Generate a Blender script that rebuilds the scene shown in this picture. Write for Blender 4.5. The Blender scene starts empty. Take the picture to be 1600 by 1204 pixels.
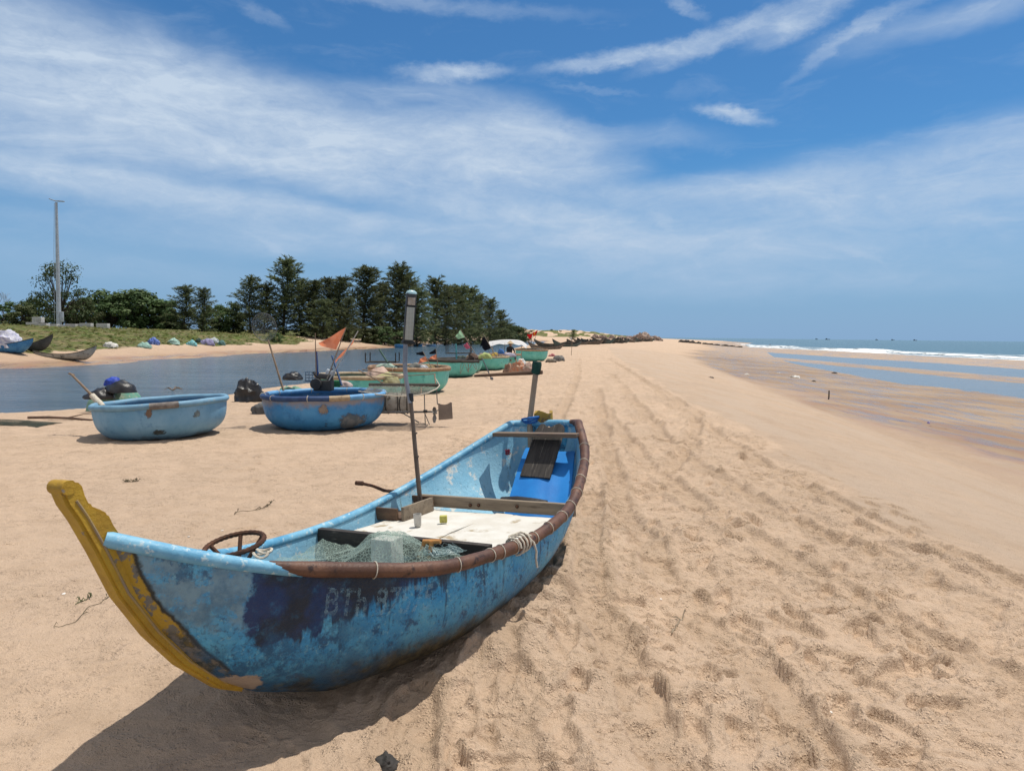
import bpy, bmesh, math, random
import numpy as np
from mathutils import Matrix, Vector, Euler
R=math.radians
rng=random.Random(7)
sc=bpy.context.scene
COL=sc.collection
# ------------------------------------------------------------------ camera maths
FPX=1110.; EYE=1.65; PITCH=math.atan((602-524.4)/FPX); ROLL=R(.65)
cp,sp_,cr,sr=math.cos(PITCH),math.sin(PITCH),math.cos(ROLL),math.sin(ROLL)
def ray(px,py):
    u=(px-800)/FPX; v=(602-py)/FPX
    u,v=u*cr-v*sr,u*sr+v*cr
    return np.array([u,cp+sp_*v,cp*v-sp_])
def at_z(px,py,z):
    d=ray(px,py); return d*((z-EYE)/d[2])+np.array([0,0,EYE])
def at_y(px,py,y):
    d=ray(px,py); return d*(y/d[1])+np.array([0,0,EYE])
# ------------------------------------------------------------------ numpy noise
def _hash(ix,iy,seed):
    h=(ix.astype(np.int64)*374761393+iy.astype(np.int64)*668265263+seed*1442695041)&0xffffffff
    h=((h^(h>>13))*1274126177)&0xffffffff
    return ((h^(h>>16))&0xffffff)/float(0xffffff)
def vn(x,y,seed=0):
    x=np.asarray(x,float);y=np.asarray(y,float)
    ix=np.floor(x);iy=np.floor(y);fx=x-ix;fy=y-iy
    fx=fx*fx*fx*(fx*(fx*6-15)+10);fy=fy*fy*fy*(fy*(fy*6-15)+10)
    a=_hash(ix,iy,seed);b=_hash(ix+1,iy,seed);c=_hash(ix,iy+1,seed);d=_hash(ix+1,iy+1,seed)
    return (a*(1-fx)+b*fx)*(1-fy)+(c*(1-fx)+d*fx)*fy
def fbm(x,y,seed=0,octv=4,gain=.5):
    s=0;a=1;t=0
    for o in range(octv):
        s=s+a*vn(x*2**o+o*17.3,y*2**o-o*9.1,seed+o);t+=a;a*=gain
    return s/t
def ridged(x,y,seed=0,octv=3):
    s=0;a=1;t=0
    for o in range(octv):
        s=s+a*(1-np.abs(2*vn(x*2**o+3.1*o,y*2**o,seed+o)-1));t+=a;a*=.5
    return s/t
def sst(a,b,x):
    t=np.clip((np.asarray(x,float)-a)/(b-a),0,1); return t*t*(3-2*t)
# ------------------------------------------------------------------ terrain shape
NEAR=np.array([(-160,2),(-60,10),(-30,16),(-22,18.5),(-15.1,21),(-13.6,23),(-11.6,30),(-8.5,45),(-5.1,66),(-2.5,95),(1,143),(6,200),(14,290),(18,350)],float)
FAR=np.array([(-160,38),(-50,46),(-35,49),(-33,57.7),(-32,71),(-31.5,92),(-27,125.7),(-21.7,160),(-12,300),(4,345),(18,350)],float)
def pdist(x,y,pl):
    best=np.full(x.shape,1e9)
    for (ax,ay),(bx,by) in zip(pl[:-1],pl[1:]):
        dx,dy=bx-ax,by-ay
        t=np.clip(((x-ax)*dx+(y-ay)*dy)/(dx*dx+dy*dy),0,1)
        best=np.minimum(best,(x-ax-t*dx)**2+(y-ay-t*dy)**2)
    return np.sqrt(best)
LAG=np.vstack([NEAR,FAR[::-1]])
def inpoly(x,y,pl):
    ins=np.zeros(x.shape,bool)
    n=len(pl)
    for i in range(n):
        ax,ay=pl[i];bx,by=pl[(i+1)%n]
        if ay==by: continue
        c=((ay>y)!=(by>y))&(x<(bx-ax)*(y-ay)/(by-ay)+ax)
        ins^=c
    return ins
def xb(y): return 2.9+.085*y+.0002*np.clip(y,0,600)**2
def xw(y): return 7.8+.16*y+.0002*np.clip(y,0,600)**2
_bp=[(-1.41+v*.887+u*.4617,2.458-v*.4617+u*.887) for v,u in ((.50,1.2),(.57,1.8),(.60,2.4),(.55,2.95),(.45,3.4),(.30,3.8))]
def _bank(x,y):
    d=pdist(x,y,_bp);u=(x+1.41)*.4617+(y-2.458)*.887;v=(x+1.41)*.887-(y-2.458)*.4617
    return .135*sst(.95,1.9,u)*sst(4.5,3.6,u)*np.exp(-(d/np.where(v>.5,.34,.26))**2)*(.8+.4*vn(x*3,y*3,99))
def terrain(x,y,attrs=False):
    x=np.atleast_1d(np.asarray(x,float));y=np.atleast_1d(np.asarray(y,float))
    wx=x+(fbm(x*.09,y*.09,31,3)-.5)*5*sst(5,60,np.hypot(x,y)); wy=y+(fbm(x*.09+50,y*.09,33,3)-.5)*3*sst(5,60,np.hypot(x,y))
    dn=pdist(wx,wy,NEAR);df=pdist(wx,wy,FAR);ins=inpoly(wx,wy,LAG)
    far=(df<dn)
    d=np.minimum(dn,df)
    spit=.5*sst(90,220,y)
    zn=-1+(1+spit)*(1-np.exp(-d/4.5))
    k=sst(90,140,y)
    D=[0,3,6,12,20,30,60,200]
    zf=np.interp(d,D,[-1,-.62,-.15,.7,1.75,2.15,2.4,2.6])*(1-k)+np.interp(d,D,[-1,-.62,-.15,.6,1.2,1.45,1.6,2.0])*k
    zf=zf+(fbm(x*.12,y*.12,5,4)-.5)*.9*sst(6,16,d)
    z=np.where(ins,-1-np.minimum(d*.16,1.3),np.where(far,zf,zn))
    # seaward slope
    bx,wxx=xb(y),xw(y)
    t=np.clip((x-bx)/(wxx-bx),0,None)
    drop=np.where(t<=1,-1.2*np.clip(t,0,1)**1.35,-1.2-(x-wxx)*.055)
    xx=x+(fbm(x*.03,y*.012,77,3)-.5)*12
    bands=np.interp(xx,[0,24,29,33,42,46,50,54,64,68,85,100,108,130,250,600],[-1.93,-1.96,-2.01,-2.10,-2.10,-1.94,-1.94,-2.12,-2.12,-1.96,-1.84,-2.0,-2.2,-3,-6,-8])
    bands=bands+((fbm(x*.07,y*.03,41,4)-.5)*.17+.008)*(1-sst(95,110,x))
    zr=z+drop
    onr=(~ins)&(~far)&(x>bx)
    z=np.where(onr,np.where(x>wxx,np.maximum(zr,bands),zr),z)
    # dunes beyond the lagoon
    A=np.interp(x,[-140,-80,-40,0,40,56,70,85,105],[1.2,2.2,3.6,4.6,4.2,3.0,1.6,.9,0])
    dune=A*np.exp(-((y-440)/45.)**2)*(.15+.75*fbm(x*.05,y*.03,91,4)+.9*fbm(x*.16,y*.10,93,3))
    z=z+dune-.10*np.exp(-((x+.85)**2+(y-2.7)**2)/.75)+_bank(x,y)
    if not attrs: return z
    grass=np.where(far&~ins,sst(0,2.5,d-(5.5+10*sst(110,150,y)+(fbm(x*.15,y*.15,8,4)-.5)*7)),0)
    grass=np.maximum(grass,sst(.5,1.4,dune)*sst(.40,.50,fbm(x*.13,y*.06,12,3))*1.6)
    wet=np.where(onr,sst(-.85,-1.45,z+(fbm(x*.2,y*.07,21,4)-.5)*.45),np.where(far,.45*sst(.5,-.5,z)+.55*sst(-.5,-.95,z),sst(-.75,-.98,z)))
    return z,grass,wet,bx
TRACKS=[[(960,566),(1010,600),(1060,640),(1120,685),(1200,735),(1300,790),(1420,850),(1600,930),(1750,990)],
 [(956,585),(1000,640),(1040,690),(1100,740),(1200,800),(1340,870),(1600,985),(1800,1060)],
 [(945,640),(985,700),(1040,760),(1130,830),(1230,880),(1400,990),(1600,1090),(1800,1180)],
 [(935,610),(945,700),(975,800),(1030,900),(1120,1010),(1290,1204)],
 [(925,780),(915,870),(930,960),(975,1070),(1040,1204)],
 [(770,1000),(775,1070),(800,1204)],[(640,1090),(636,1204)],
 [(905,560),(900,600),(880,640),(850,700)],[(950,560),(1030,610),(1090,650),(1085,690),(1050,740)]]
TRW=[np.array([at_z(a,b,-.05)[:2] for a,b in tr]) for tr in TRACKS]
_fr=random.Random(5)
FEET=[]
for i in range(900):
    y=1.6+14*_fr.random()**1.5; x=_fr.uniform(-.42,.62)*y*1.0
    if x>xb(y)+.4 : continue
    if x<-.5 and _fr.random()<.45: continue
    FEET.append((x,y,_fr.uniform(-.5,.5)+(.0 if _fr.random()<.7 else 1.4),(_fr.uniform(.012,.030) if x>-.3 else _fr.uniform(.005,.014)),_fr.uniform(.85,1.15)))
def detail(x,y,want=False):
    x=np.asarray(x,float);y=np.asarray(y,float)
    near=1-sst(60,110,y)
    b=xb(y)+(fbm(x*.6,y*.6,3,3)-.5)*.8
    right=sst(-.9,.4,x+.12*y-.35*sst(8,14,y)*y*.3)
    rough=(.34+.66*right)*(1-sst(b-.25,b+.35,x))
    wx=x+(fbm(x*1.7,y*1.7,61,3)-.5)*.5;wy=y+(fbm(x*1.7+9,y*1.7,62,3)-.5)*.5
    h=1.3*rough*(.060*(fbm(wx*.9,wy*.8,51,3)-.5)+.074*(ridged(wx*1.9,wy*1.5,52,3)-.55)+.040*(fbm(wx*6,wy*5,53,4)-.5)+.030*(ridged(wx*8,wy*8,57,3)-.5)+.05*np.minimum(0,fbm(wx*3.1,wy*2.7,59,3)-.40))
    h=h+.03*(fbm(x*.35,y*.35,54,3)-.5)+(.012+.006*right)*(fbm(x*2.6,y*2.2,55,3)-.5)+.007*(fbm(x*14,y*12,56,3)-.5)
    # clods: sparse sharp lumps
    c=fbm(wx*7.5,wy*7.5,58,2); h=h+rough*(.25+.75*right)*.016*sst(.58,.74,c)
    c2=fbm(x*19,y*17,63,2);h=h+rough*.011*sst(.58,.70,c2)
    trk=np.zeros(x.shape)
    for k,tr in enumerate(TRW):
        lo=tr.min(0)-.5;hi=tr.max(0)+.5
        m=(x>lo[0])&(x<hi[0])&(y>lo[1])&(y<hi[1])
        if not m.any(): continue
        xm,ym=x[m],y[m];best=np.full(xm.shape,9.);arc=np.zeros(xm.shape);side=np.zeros(xm.shape);s0=0
        for (ax,ay),(bx_,by_) in zip(tr[:-1],tr[1:]):
            dx,dy=bx_-ax,by_-ay;L=math.hypot(dx,dy)
            t=np.clip(((xm-ax)*dx+(ym-ay)*dy)/(L*L),0,1)
            dd=np.hypot(xm-ax-t*dx,ym-ay-t*dy);q=dd<best
            best=np.where(q,dd,best);arc=np.where(q,s0+t*L,arc);side=np.where(q,np.sign((xm-ax)*dy-(ym-ay)*dx),side);s0+=L
        sd=best*side+ (vn(arc*1.3,arc*0+k,71)-.5)*.08
        w=.115
        body=1-sst(w*.75,w*1.1,np.abs(sd))
        rim=np.exp(-((np.abs(sd)-w*1.3)/.04)**2)
        tread=np.sin(arc*2*math.pi/.085+np.abs(sd)*30)
        deep=(.7+.7*vn(arc*1.1,arc*0,72+k))
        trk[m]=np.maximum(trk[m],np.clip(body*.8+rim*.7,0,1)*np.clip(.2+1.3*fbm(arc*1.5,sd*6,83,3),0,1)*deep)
        h[m]=h[m]+deep*(body*(-.030+.006*tread*vn(arc*2.2,arc*0+3,79))+rim*.021*(.1+1.3*vn(arc*7,sd*9,75)))
    for fx,fy,an,dp,sc_ in FEET:
        m=(np.abs(x-fx)<.26)&(np.abs(y-fy)<.26)
        if not m.any(): continue
        xm,ym=x[m]-fx,y[m]-fy;ca,sa=math.cos(an),math.sin(an)
        u=(xm*ca-ym*sa)/(.052*sc_);v=(xm*sa+ym*ca)/(.135*sc_)
        u=u*(1+.25*v)
        r=np.sqrt(u*u+v*v)
        pit=1-sst(.84,1.03,r); rim=np.exp(-((r-1.2)/.15)**2)
        h[m]=h[m]*(1-.5*pit)+dp*(-pit*(.8+.35*v)+rim*.5*(.6+.5*np.sign(v)*np.abs(v).clip(0,1)))
    if want: return h*near,trk,rough
    return h*near
def gz(x,y):
    return float(terrain(x,y)[0]+detail(np.array([x]),np.array([y]))[0])
def bz(x,y): return float(terrain(x,y)[0])
def gpx(px,py):
    """ground point seen at a pixel of the photograph"""
    d=ray(px,py); ts=np.geomspace(2,900,1500)
    P=d[None,:]*(ts/d[1])[:,None]; zz=terrain(P[:,0],P[:,1]); zr=P[:,2]+EYE
    i=np.argmax(zr<zz) if (zr<zz).any() else len(ts)-1
    p=P[i]; return np.array([p[0],p[1],zz[i]])
# ------------------------------------------------------------------ mesh builder
class MB:
    def __init__(s): s.v=[];s.f=[];s.mi=[]
    def add(s,vs,fs,mi=0):
        o=len(s.v); s.v+= [tuple(map(float,p)) for p in vs]; s.f+=[tuple(i+o for i in f) for f in fs]; s.mi+=[mi]*len(fs); return s
    def box(s,c,size,rot=None,mi=0,bev=0.0):
        sx,sy,sz=[q/2 for q in size]
        Mx=(rot if isinstance(rot,Matrix) else Euler(rot).to_matrix()) if rot is not None else Matrix.Identity(3)
        if bev<=0:
            P=[(x,y,z) for x in(-sx,sx) for y in(-sy,sy) for z in(-sz,sz)]
            F=[(0,1,3,2),(4,6,7,5),(0,4,5,1),(2,3,7,6),(0,2,6,4),(1,5,7,3)]
        else:
            b=bmesh.new();bmesh.ops.create_cube(b,size=1)
            for q in b.verts:q.co=(q.co.x*2*sx,q.co.y*2*sy,q.co.z*2*sz)
            bmesh.ops.bevel(b,geom=b.edges[:],offset=bev,segments=2,affect='EDGES',profile=.6)
            b.verts.index_update();P=[q.co[:] for q in b.verts];F=[[q.index for q in f.verts] for f in b.faces];b.free()
        P=[Mx@Vector(p)+Vector(c) for p in P]
        return s.add(P,F,mi)
    def tube(s,pts,r,n=8,closed=False,cap=True,mi=0,flat=1.0):
        pts=[Vector(p) for p in pts];m=len(pts)
        rr=[r]*m if isinstance(r,(int,float)) else list(r)
        vs=[];up=None
        for i in range(m):
            if closed: t=pts[(i+1)%m]-pts[i-1]
            else: t=pts[min(i+1,m-1)]-pts[max(i-1,0)]
            if t.length<1e-9: t=Vector((0,0,1))
            t.normalize()
            if up is None:
                up=Vector((0,0,1)) if abs(t.z)<.9 else Vector((1,0,0))
            a=t.cross(up)
            if a.length<1e-6: a=t.cross(Vector((1,.3,.2)))
            a.normalize();b=a.cross(t).normalized();up=b
            for k in range(n):
                an=2*math.pi*k/n
                vs.append(pts[i]+(a*math.cos(an)+b*math.sin(an)*flat)*rr[i])
        fs=[]
        for i in range(m if closed else m-1):
            j=(i+1)%m
            for k in range(n):
                fs.append((i*n+k,i*n+(k+1)%n,j*n+(k+1)%n,j*n+k))
        if cap and not closed:
            fs.append(tuple(range(n-1,-1,-1)));fs.append(tuple((m-1)*n+k for k in range(n)))
        return s.add(vs,fs,mi)
    def grid(s,P,nu,nv,closeu=False,mi=0):
        fs=[]
        for i in range(nu if closeu else nu-1):
            for j in range(nv-1):
                a=i*nv+j;b=((i+1)%nu)*nv+j
                fs.append((a,b,b+1,a+1))
        return s.add(P,fs,mi)
    def sphere(s,c,r,nu=12,nv=8,mi=0,sc_=(1,1,1)):
        P=[]
        for i in range(nu):
            for j in range(nv):
                a=2*math.pi*i/nu;t=math.pi*j/(nv-1)
                P.append((c[0]+r*sc_[0]*math.sin(t)*math.cos(a),c[1]+r*sc_[1]*math.sin(t)*math.sin(a),c[2]+r*sc_[2]*math.cos(t)))
        return s.grid(P,nu,nv,True,mi)
    def build(s,name,mats,parent=None,smooth=True,loc=None,auto=50):
        me=bpy.data.meshes.new(name)
        me.from_pydata(s.v,[],s.f)
        mats=mats if isinstance(mats,(list,tuple)) else [mats]
        for m in mats: me.materials.append(m)
        if any(s.mi): me.polygons.foreach_set('material_index',s.mi)
        b=bmesh.new();b.from_mesh(me);bmesh.ops.remove_doubles(b,verts=b.verts[:],dist=1e-6);bmesh.ops.recalc_face_normals(b,faces=b.faces[:]);b.to_mesh(me);b.free()
        if smooth:
            me.polygons.foreach_set('use_smooth',[True]*len(me.polygons))
            if auto: me.set_sharp_from_angle(angle=R(auto))
        o=bpy.data.objects.new(name,me);COL.objects.link(o)
        if parent is not None:o.parent=parent
        if loc is not None:o.location=loc
        return o
def empty(name,loc=(0,0,0),rot=(0,0,0)):
    o=bpy.data.objects.new(name,None);COL.objects.link(o);o.location=loc;o.rotation_euler=rot;o.empty_display_size=.2;return o
def tag(o,label=None,cat=None,group=None,kind=None):
    if label:o['label']=label
    if cat:o['category']=cat
    if group:o['group']=group
    if kind:o['kind']=kind
    return o
def copy_tree(o,parent=None):
    c=o.copy();COL.objects.link(c)
    if parent is not None:c.parent=parent
    for ch in [q for q in bpy.data.objects if q.parent==o]: copy_tree(ch,c)
    return c
def lerp(a,b,t): return [x*(1-t)+y*t for x,y in zip(a,b)]
# ------------------------------------------------------------------ materials
class NT:
    def __init__(s,name):
        s.m=bpy.data.materials.new(name);s.m.use_nodes=True;s.t=s.m.node_tree;s.t.nodes.clear()
        s.out=s.t.nodes.new('ShaderNodeOutputMaterial')
    def n(s,ty,ins=None,**at):
        k=s.t.nodes.new('ShaderNode'+ty)
        for a,v in at.items(): setattr(k,a,v)
        for a,v in (ins or {}).items():
            i=k.inputs[a]
            if isinstance(v,bpy.types.NodeSocket): s.t.links.new(v,i)
            else: i.default_value=v
        return k
    def math(s,op,a,b=0,c=0,clamp=False):
        return s.n('Math',{0:a,1:b,2:c},operation=op,use_clamp=clamp).outputs[0]
    def mix(s,f,a,b,bl='MIX'):
        def q(c): return c if isinstance(c,bpy.types.NodeSocket) else (tuple(c)+(1,) if len(c)==3 else c)
        return s.n('Mix',{0:f,6:q(a),7:q(b)},data_type='RGBA',blend_type=bl).outputs[2]
    def mr(s,v,a,b,c=0,d=1,smooth=True):
        return s.n('MapRange',{0:v,1:a,2:b,3:c,4:d},interpolation_type='SMOOTHSTEP' if smooth else 'LINEAR').outputs[0]
    def noise(s,vec,scale,detail=4,rough=.55,dist=0,col=False):
        k=s.n('TexNoise',{'Vector':vec,'Scale':scale,'Detail':detail,'Roughness':rough,'Distortion':dist});return k.outputs[1 if col else 0]
    def obj(s): return s.n('TexCoord').outputs['Object']
    def mapping(s,vec,scale=(1,1,1),rot=(0,0,0),loc=(0,0,0)): return s.n('Mapping',{'Vector':vec,'Scale':scale,'Rotation':rot,'Location':loc}).outputs[0]
    def bump(s,h,st=.3,dist=.02,nrm=None):
        d={'Height':h,'Strength':st,'Distance':dist}
        if nrm is not None:d['Normal']=nrm
        return s.n('Bump',d).outputs[0]
    def pbr(s,col,rough=.7,normal=None,spec=.5,metal=0,**kw):
        d={'Base Color':col if isinstance(col,bpy.types.NodeSocket) else tuple(col)+(1,),'Roughness':rough,'Specular IOR Level':spec,'Metallic':metal}
        if normal is not None:d['Normal']=normal
        d.update(kw)
        k=s.n('BsdfPrincipled',d);s.t.links.new(k.outputs[0],s.out.inputs[0]);return k
def M(name,c1,c2=None,scale=6,rough=.75,bump=.25,bscale=None,c3=None,s3=25,t3=(.55,.7),bd=.01,metal=0,spec=.4,stretch=(1,1,1),rand=0.0):
    n=NT(name);v=n.obj();v=n.mapping(v,stretch)
    if c2 is None:c2=[q*.65 for q in c1]
    f=n.mr(n.noise(v,scale,5,.6),.35,.65)
    c=n.mix(f,c1,c2)
    if c3 is not None:
        g=n.mr(n.noise(v,s3,4,.65),t3[0],t3[1]);c=n.mix(g,c,c3)
    if rand:
        oi=n.n('ObjectInfo').outputs['Random'];hs=n.n('HueSaturation',{'Value':n.mr(oi,0,1,1-rand,1+rand,False),'Hue':n.mr(oi,0,1,.5-.02,.5+.02,False),'Color':c});c=hs.outputs[0]
    h=n.noise(v,bscale or scale*6,6,.65)
    n.pbr(c,rough,n.bump(h,bump,bd) if bump else None,spec,metal)
    return n.m
def M_net(name,col,alpha=.5,scale=120,c2=None):
    n=NT(name);v=n.obj()
    c=n.mix(n.mr(n.noise(v,7,4),.35,.65),col,c2 or [q*.6 for q in col])
    w=n.n('TexVoronoi',{'Vector':v,'Scale':scale},feature='DISTANCE_TO_EDGE').outputs[0]
    line=n.mr(w,.03,.10,1,0)
    a=n.math('ADD',n.math('MULTIPLY',line,.55),n.mr(n.noise(v,5,3),.3,.7,alpha*.6,alpha),clamp=True)
    d=n.n('BsdfDiffuse',{'Color':c,'Roughness':.6}).outputs[0]
    tr=n.n('BsdfTranslucent',{'Color':c}).outputs[0]
    mx=n.n('MixShader',{0:.3,1:d,2:tr}).outputs[0]
    t=n.n('BsdfTransparent').outputs[0]
    o=n.n('MixShader',{0:a,1:t,2:mx});n.t.links.new(o.outputs[0],n.out.inputs[0]);return n.m
def M_cloth(name,col,c2=None,trans=.4,scale=8):
    n=NT(name);v=n.obj();c=n.mix(n.mr(n.noise(v,scale,5),.4,.6),col,c2 or [q*.8 for q in col])
    d=n.n('BsdfDiffuse',{'Color':c}).outputs[0];tr=n.n('BsdfTranslucent',{'Color':c}).outputs[0]
    o=n.n('MixShader',{0:trans,1:d,2:tr});n.t.links.new(o.outputs[0],n.out.inputs[0]);return n.m
def M_leaf(name,a,b,c,trans=.25,sc_=.5):
    n=NT(name);v=n.n('NewGeometry').outputs['Position']
    oi=n.n('ObjectInfo').outputs['Random']
    col=n.mix(n.mr(n.noise(v,sc_,4,.6),.35,.65),a,b)
    isl=n.n('NewGeometry').outputs['Random Per Island']
    col=n.mix(n.mr(isl,.55,1.0,0,.75),col,c)
    col=n.n('HueSaturation',{'Value':n.mr(oi,0,1,.75,1.3,False),'Hue':n.mr(oi,0,1,.485,.515,False),'Color':col}).outputs[0]
    d=n.n('BsdfPrincipled',{'Base Color':col,'Roughness':.6,'Specular IOR Level':.25}).outputs[0];tr=n.n('BsdfTranslucent',{'Color':col}).outputs[0]
    o=n.n('MixShader',{0:trans,1:d,2:tr});n.t.links.new(o.outputs[0],n.out.inputs[0]);return n.m
def M_paint(name,base,light,dark,grime=(.06,.05,.04),top=None,rust=None,scale=3,gz0=0.0,gz1=.18,rough=.55):
    """weathered boat paint: patches, streaks running down, grime near the keel"""
    n=NT(name);v=n.obj();z=n.n('SeparateXYZ',{0:v}).outputs[2]
    oi=n.n('ObjectInfo').outputs['Random'];off=n.n('CombineXYZ',{0:n.math('MULTIPLY',oi,40.)}).outputs[0]
    p=n.n('VectorMath',{0:v,1:off},operation='ADD').outputs[0]
    c=n.mix(n.mr(n.noise(p,scale,5,.6),.35,.68),base,light)
    c=n.mix(n.mr(n.noise(p,scale*2.2,6,.7),.52,.72),c,dark)
    st=n.mapping(p,(9,9,1.2));c=n.mix(n.mr(n.noise(st,1.6,5,.7),.56,.75,0,.6),c,dark)
    c=n.mix(n.mr(n.noise(p,scale*14,3,.6),.62,.74,0,.5),c,light)
    zz=n.math('ADD',z,n.math('MULTIPLY',n.math('SUBTRACT',n.noise(p,4,5,.65),.5),.35))
    c=n.mix(n.mr(zz,gz0,gz1,.85,0),c,grime)
    if top is not None:
        c=n.mix(n.mr(zz,top[1],top[2],0,top[3]),c,top[0])
    if rust is not None:
        c=n.mix(n.mr(n.noise(p,5.5,5,.7),.66,.74),c,rust)
    h=n.math('ADD',n.noise(p,60,5,.6),n.math('MULTIPLY',n.noise(p,9,4,.5),1.4))
    n.pbr(c,n.mr(n.noise(p,12,3),.3,.7,rough-.12,rough+.15),n.bump(h,.35,.012),.4)
    return n.m
# ------------------------------------------------------------------ camera, sun, sky
cam=bpy.data.cameras.new('camera');co=bpy.data.objects.new('camera',cam);COL.objects.link(co);sc.camera=co
cam.sensor_fit='HORIZONTAL';cam.sensor_width=36;cam.lens=36*FPX/1600;cam.clip_start=.05;cam.clip_end=60000
co.matrix_world=Matrix.Translation((0,0,EYE))@Matrix.Rotation(math.pi/2-PITCH,4,'X')@Matrix.Rotation(ROLL,4,'Z')
SAZ,SEL=R(61),R(72)
SDIR=Vector((math.cos(SEL)*math.sin(SAZ),math.cos(SEL)*math.cos(SAZ),math.sin(SEL)))
sl=bpy.data.lights.new('sun','SUN');sl.energy=4.2;sl.angle=R(.53);sl.color=(1,.95,.86)
so=bpy.data.objects.new('sun',sl);COL.objects.link(so);so.rotation_euler=SDIR.to_track_quat('Z','Y').to_euler();so.location=(20,20,60)
sc.view_settings.view_transform='Standard';sc.view_settings.look='None';sc.view_settings.exposure=0
sc.render.engine='CYCLES'
sc.cycles.max_bounces=8;sc.cycles.transparent_max_bounces=16;sc.cycles.use_denoising=True
W=bpy.data.worlds.new('World');sc.world=W;W.use_nodes=True
class WN(NT):
    def __init__(s,w): s.t=w.node_tree;s.t.nodes.clear();s.out=s.t.nodes.new('ShaderNodeOutputWorld')
n=WN(W)
sky=n.t.nodes.new('ShaderNodeTexSky');sky.sky_type='NISHITA';sky.sun_disc=False;sky.sun_elevation=SEL;sky.sun_rotation=SAZ;sky.air_density=1.0;sky.dust_density=.6;sky.ozone_density=1.6;sky.altitude=0
dr=n.n('TexCoord').outputs['Generated'];sx=n.n('SeparateXYZ',{0:dr})
azn=n.math('ARCTAN2',sx.outputs[0],sx.outputs[1]);eln=n.math('ARCSINE',sx.outputs[2])
base=n.n('CombineXYZ',{0:azn,1:eln}).outputs[0]
wn=n.noise(n.mapping(base,(4,9,1)),1.0,5,.6,0,True)
wsub=n.n('VectorMath',{0:wn,1:(.5,.5,.5)},operation='SUBTRACT').outputs[0]
warp=n.n('VectorMath',{0:base,1:n.n('VectorMath',{0:wsub,1:(.13,.055,0)},operation='MULTIPLY').outputs[0]},operation='ADD').outputs[0]
fwn=n.n('VectorMath',{0:n.noise(n.mapping(base,(30,55,1)),1.0,5,.65,0,True),1:(.5,.5,.5)},operation='SUBTRACT').outputs[0]
warp2=n.n('VectorMath',{0:base,1:n.n('VectorMath',{0:fwn,1:(.05,.022,0)},operation='MULTIPLY').outputs[0]},operation='ADD').outputs[0]
# (cx,cy,a,b,angle clockwise deg,strength,inner softness, crisp)
CL=[(60,130,480,140,10,.82,.12,0),(330,170,360,80,13,.60,.3,0),(520,222,460,84,11,.76,.25,0),(810,232,210,64,10,.72,.35,0),(850,205,95,40,14,.6,.2,1),
(705,113,105,15,-3,.80,.1,1),(600,135,160,25,-6,.3,.1,0),(200,290,520,24,5,.60,.2,0),(380,335,620,40,5,.55,.2,0),(930,372,360,50,7,.66,.4,0),(860,335,240,34,8,.40,.1,0),(640,400,420,30,4,.35,.1,0),(1020,310,240,26,2,.3,.1,0),
(970,90,140,15,-6,.62,.2,1),(1120,62,140,20,-16,.66,.2,1),(1260,25,95,26,-20,.66,.2,1),(1290,80,75,11,-36,.34,.1,1),(1355,38,60,14,-22,.34,.1,1),(1380,25,120,14,-14,.34,.1,1),
(1148,180,62,13,13,.75,.1,1),(1450,272,560,66,-6,.64,.2,0),(1140,285,210,22,-2,.35,.2,0),(1440,345,470,48,-3,.48,.2,0),(1037,345,32,14,25,.5,.1,1),(1340,396,62,7,20,.4,.1,1),
(1072,12,45,11,28,.46,.1,1),(640,4,330,14,2,.34,.1,1),(410,22,50,12,20,.25,.1,1),(1520,15,200,26,-8,.42,.1,0),(1060,435,460,40,2,.42,.1,0),(420,383,50,6,26,.3,.1,1),(1400,425,380,36,-3,.34,.1,0),(160,410,380,34,3,.3,.1,0),(930,140,80,6,8,.22,.1,1),(300,375,500,26,3,.36,.1,0),(1250,385,420,26,2,.34,.1,0),(760,150,150,30,8,.30,.1,0),(1010,210,150,22,4,.26,.1,0)]
inv=None;invs=None
for cx,cy,a,b,an,stg,soft,crisp in CL:
    d=ray(cx,cy);d=d/np.linalg.norm(d);ca,ce=math.atan2(d[0],d[1]),math.asin(d[2])
    l=n.mapping(n.n('VectorMath',{0:warp2 if crisp else warp,1:(ca,ce,0)},operation='SUBTRACT').outputs[0],rot=(0,0,R(an)))
    l=n.mapping(l,(FPX/a,FPX/b,0))
    ln=n.n('VectorMath',{0:l},operation='LENGTH').outputs['Value']
    m=n.mr(ln,1.15,soft,0,stg)
    o=n.math('SUBTRACT',1,m)
    if crisp: inv=o if inv is None else n.math('MULTIPLY',inv,o)
    else: invs=o if invs is None else n.math('MULTIPLY',invs,o)
mask=n.math('SUBTRACT',1,inv);masks=n.math('SUBTRACT',1,invs)
w1=n.noise(n.mapping(warp,(7,26,1),(0,0,R(-10))),1,6,.62,.6)
w2=n.noise(n.mapping(warp2,(26,60,1),(0,0,R(8))),1,6,.68,.3)
tex=n.math('ADD',n.math('MULTIPLY',w1,.75),n.math('MULTIPLY',w2,.42))
a=n.math('MULTIPLY',mask,n.mr(tex,.34,.80,.25,1.35,False),clamp=True)
a2=n.math('MULTIPLY',masks,n.mr(tex,.28,.82,.42,1.30,False),clamp=True)
a=n.math('SUBTRACT',1,n.math('MULTIPLY',n.math('SUBTRACT',1,a),n.math('SUBTRACT',1,a2)),clamp=True)
thin=n.math('MULTIPLY',n.mr(w1,.50,.75,0,.12),n.mr(eln,.02,.12,0,1))
a=n.math('ADD',a,thin,clamp=True)
hz=n.mr(eln,-.01,.25,1,0)
back=n.mr(n.math('ABSOLUTE',azn),1.2,2.0,1,0)
SKYS=.078
skc=n.mix(1.0,sky.outputs[0],(SKYS*.46,SKYS*.95,SKYS*1.33),'MULTIPLY')
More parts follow.
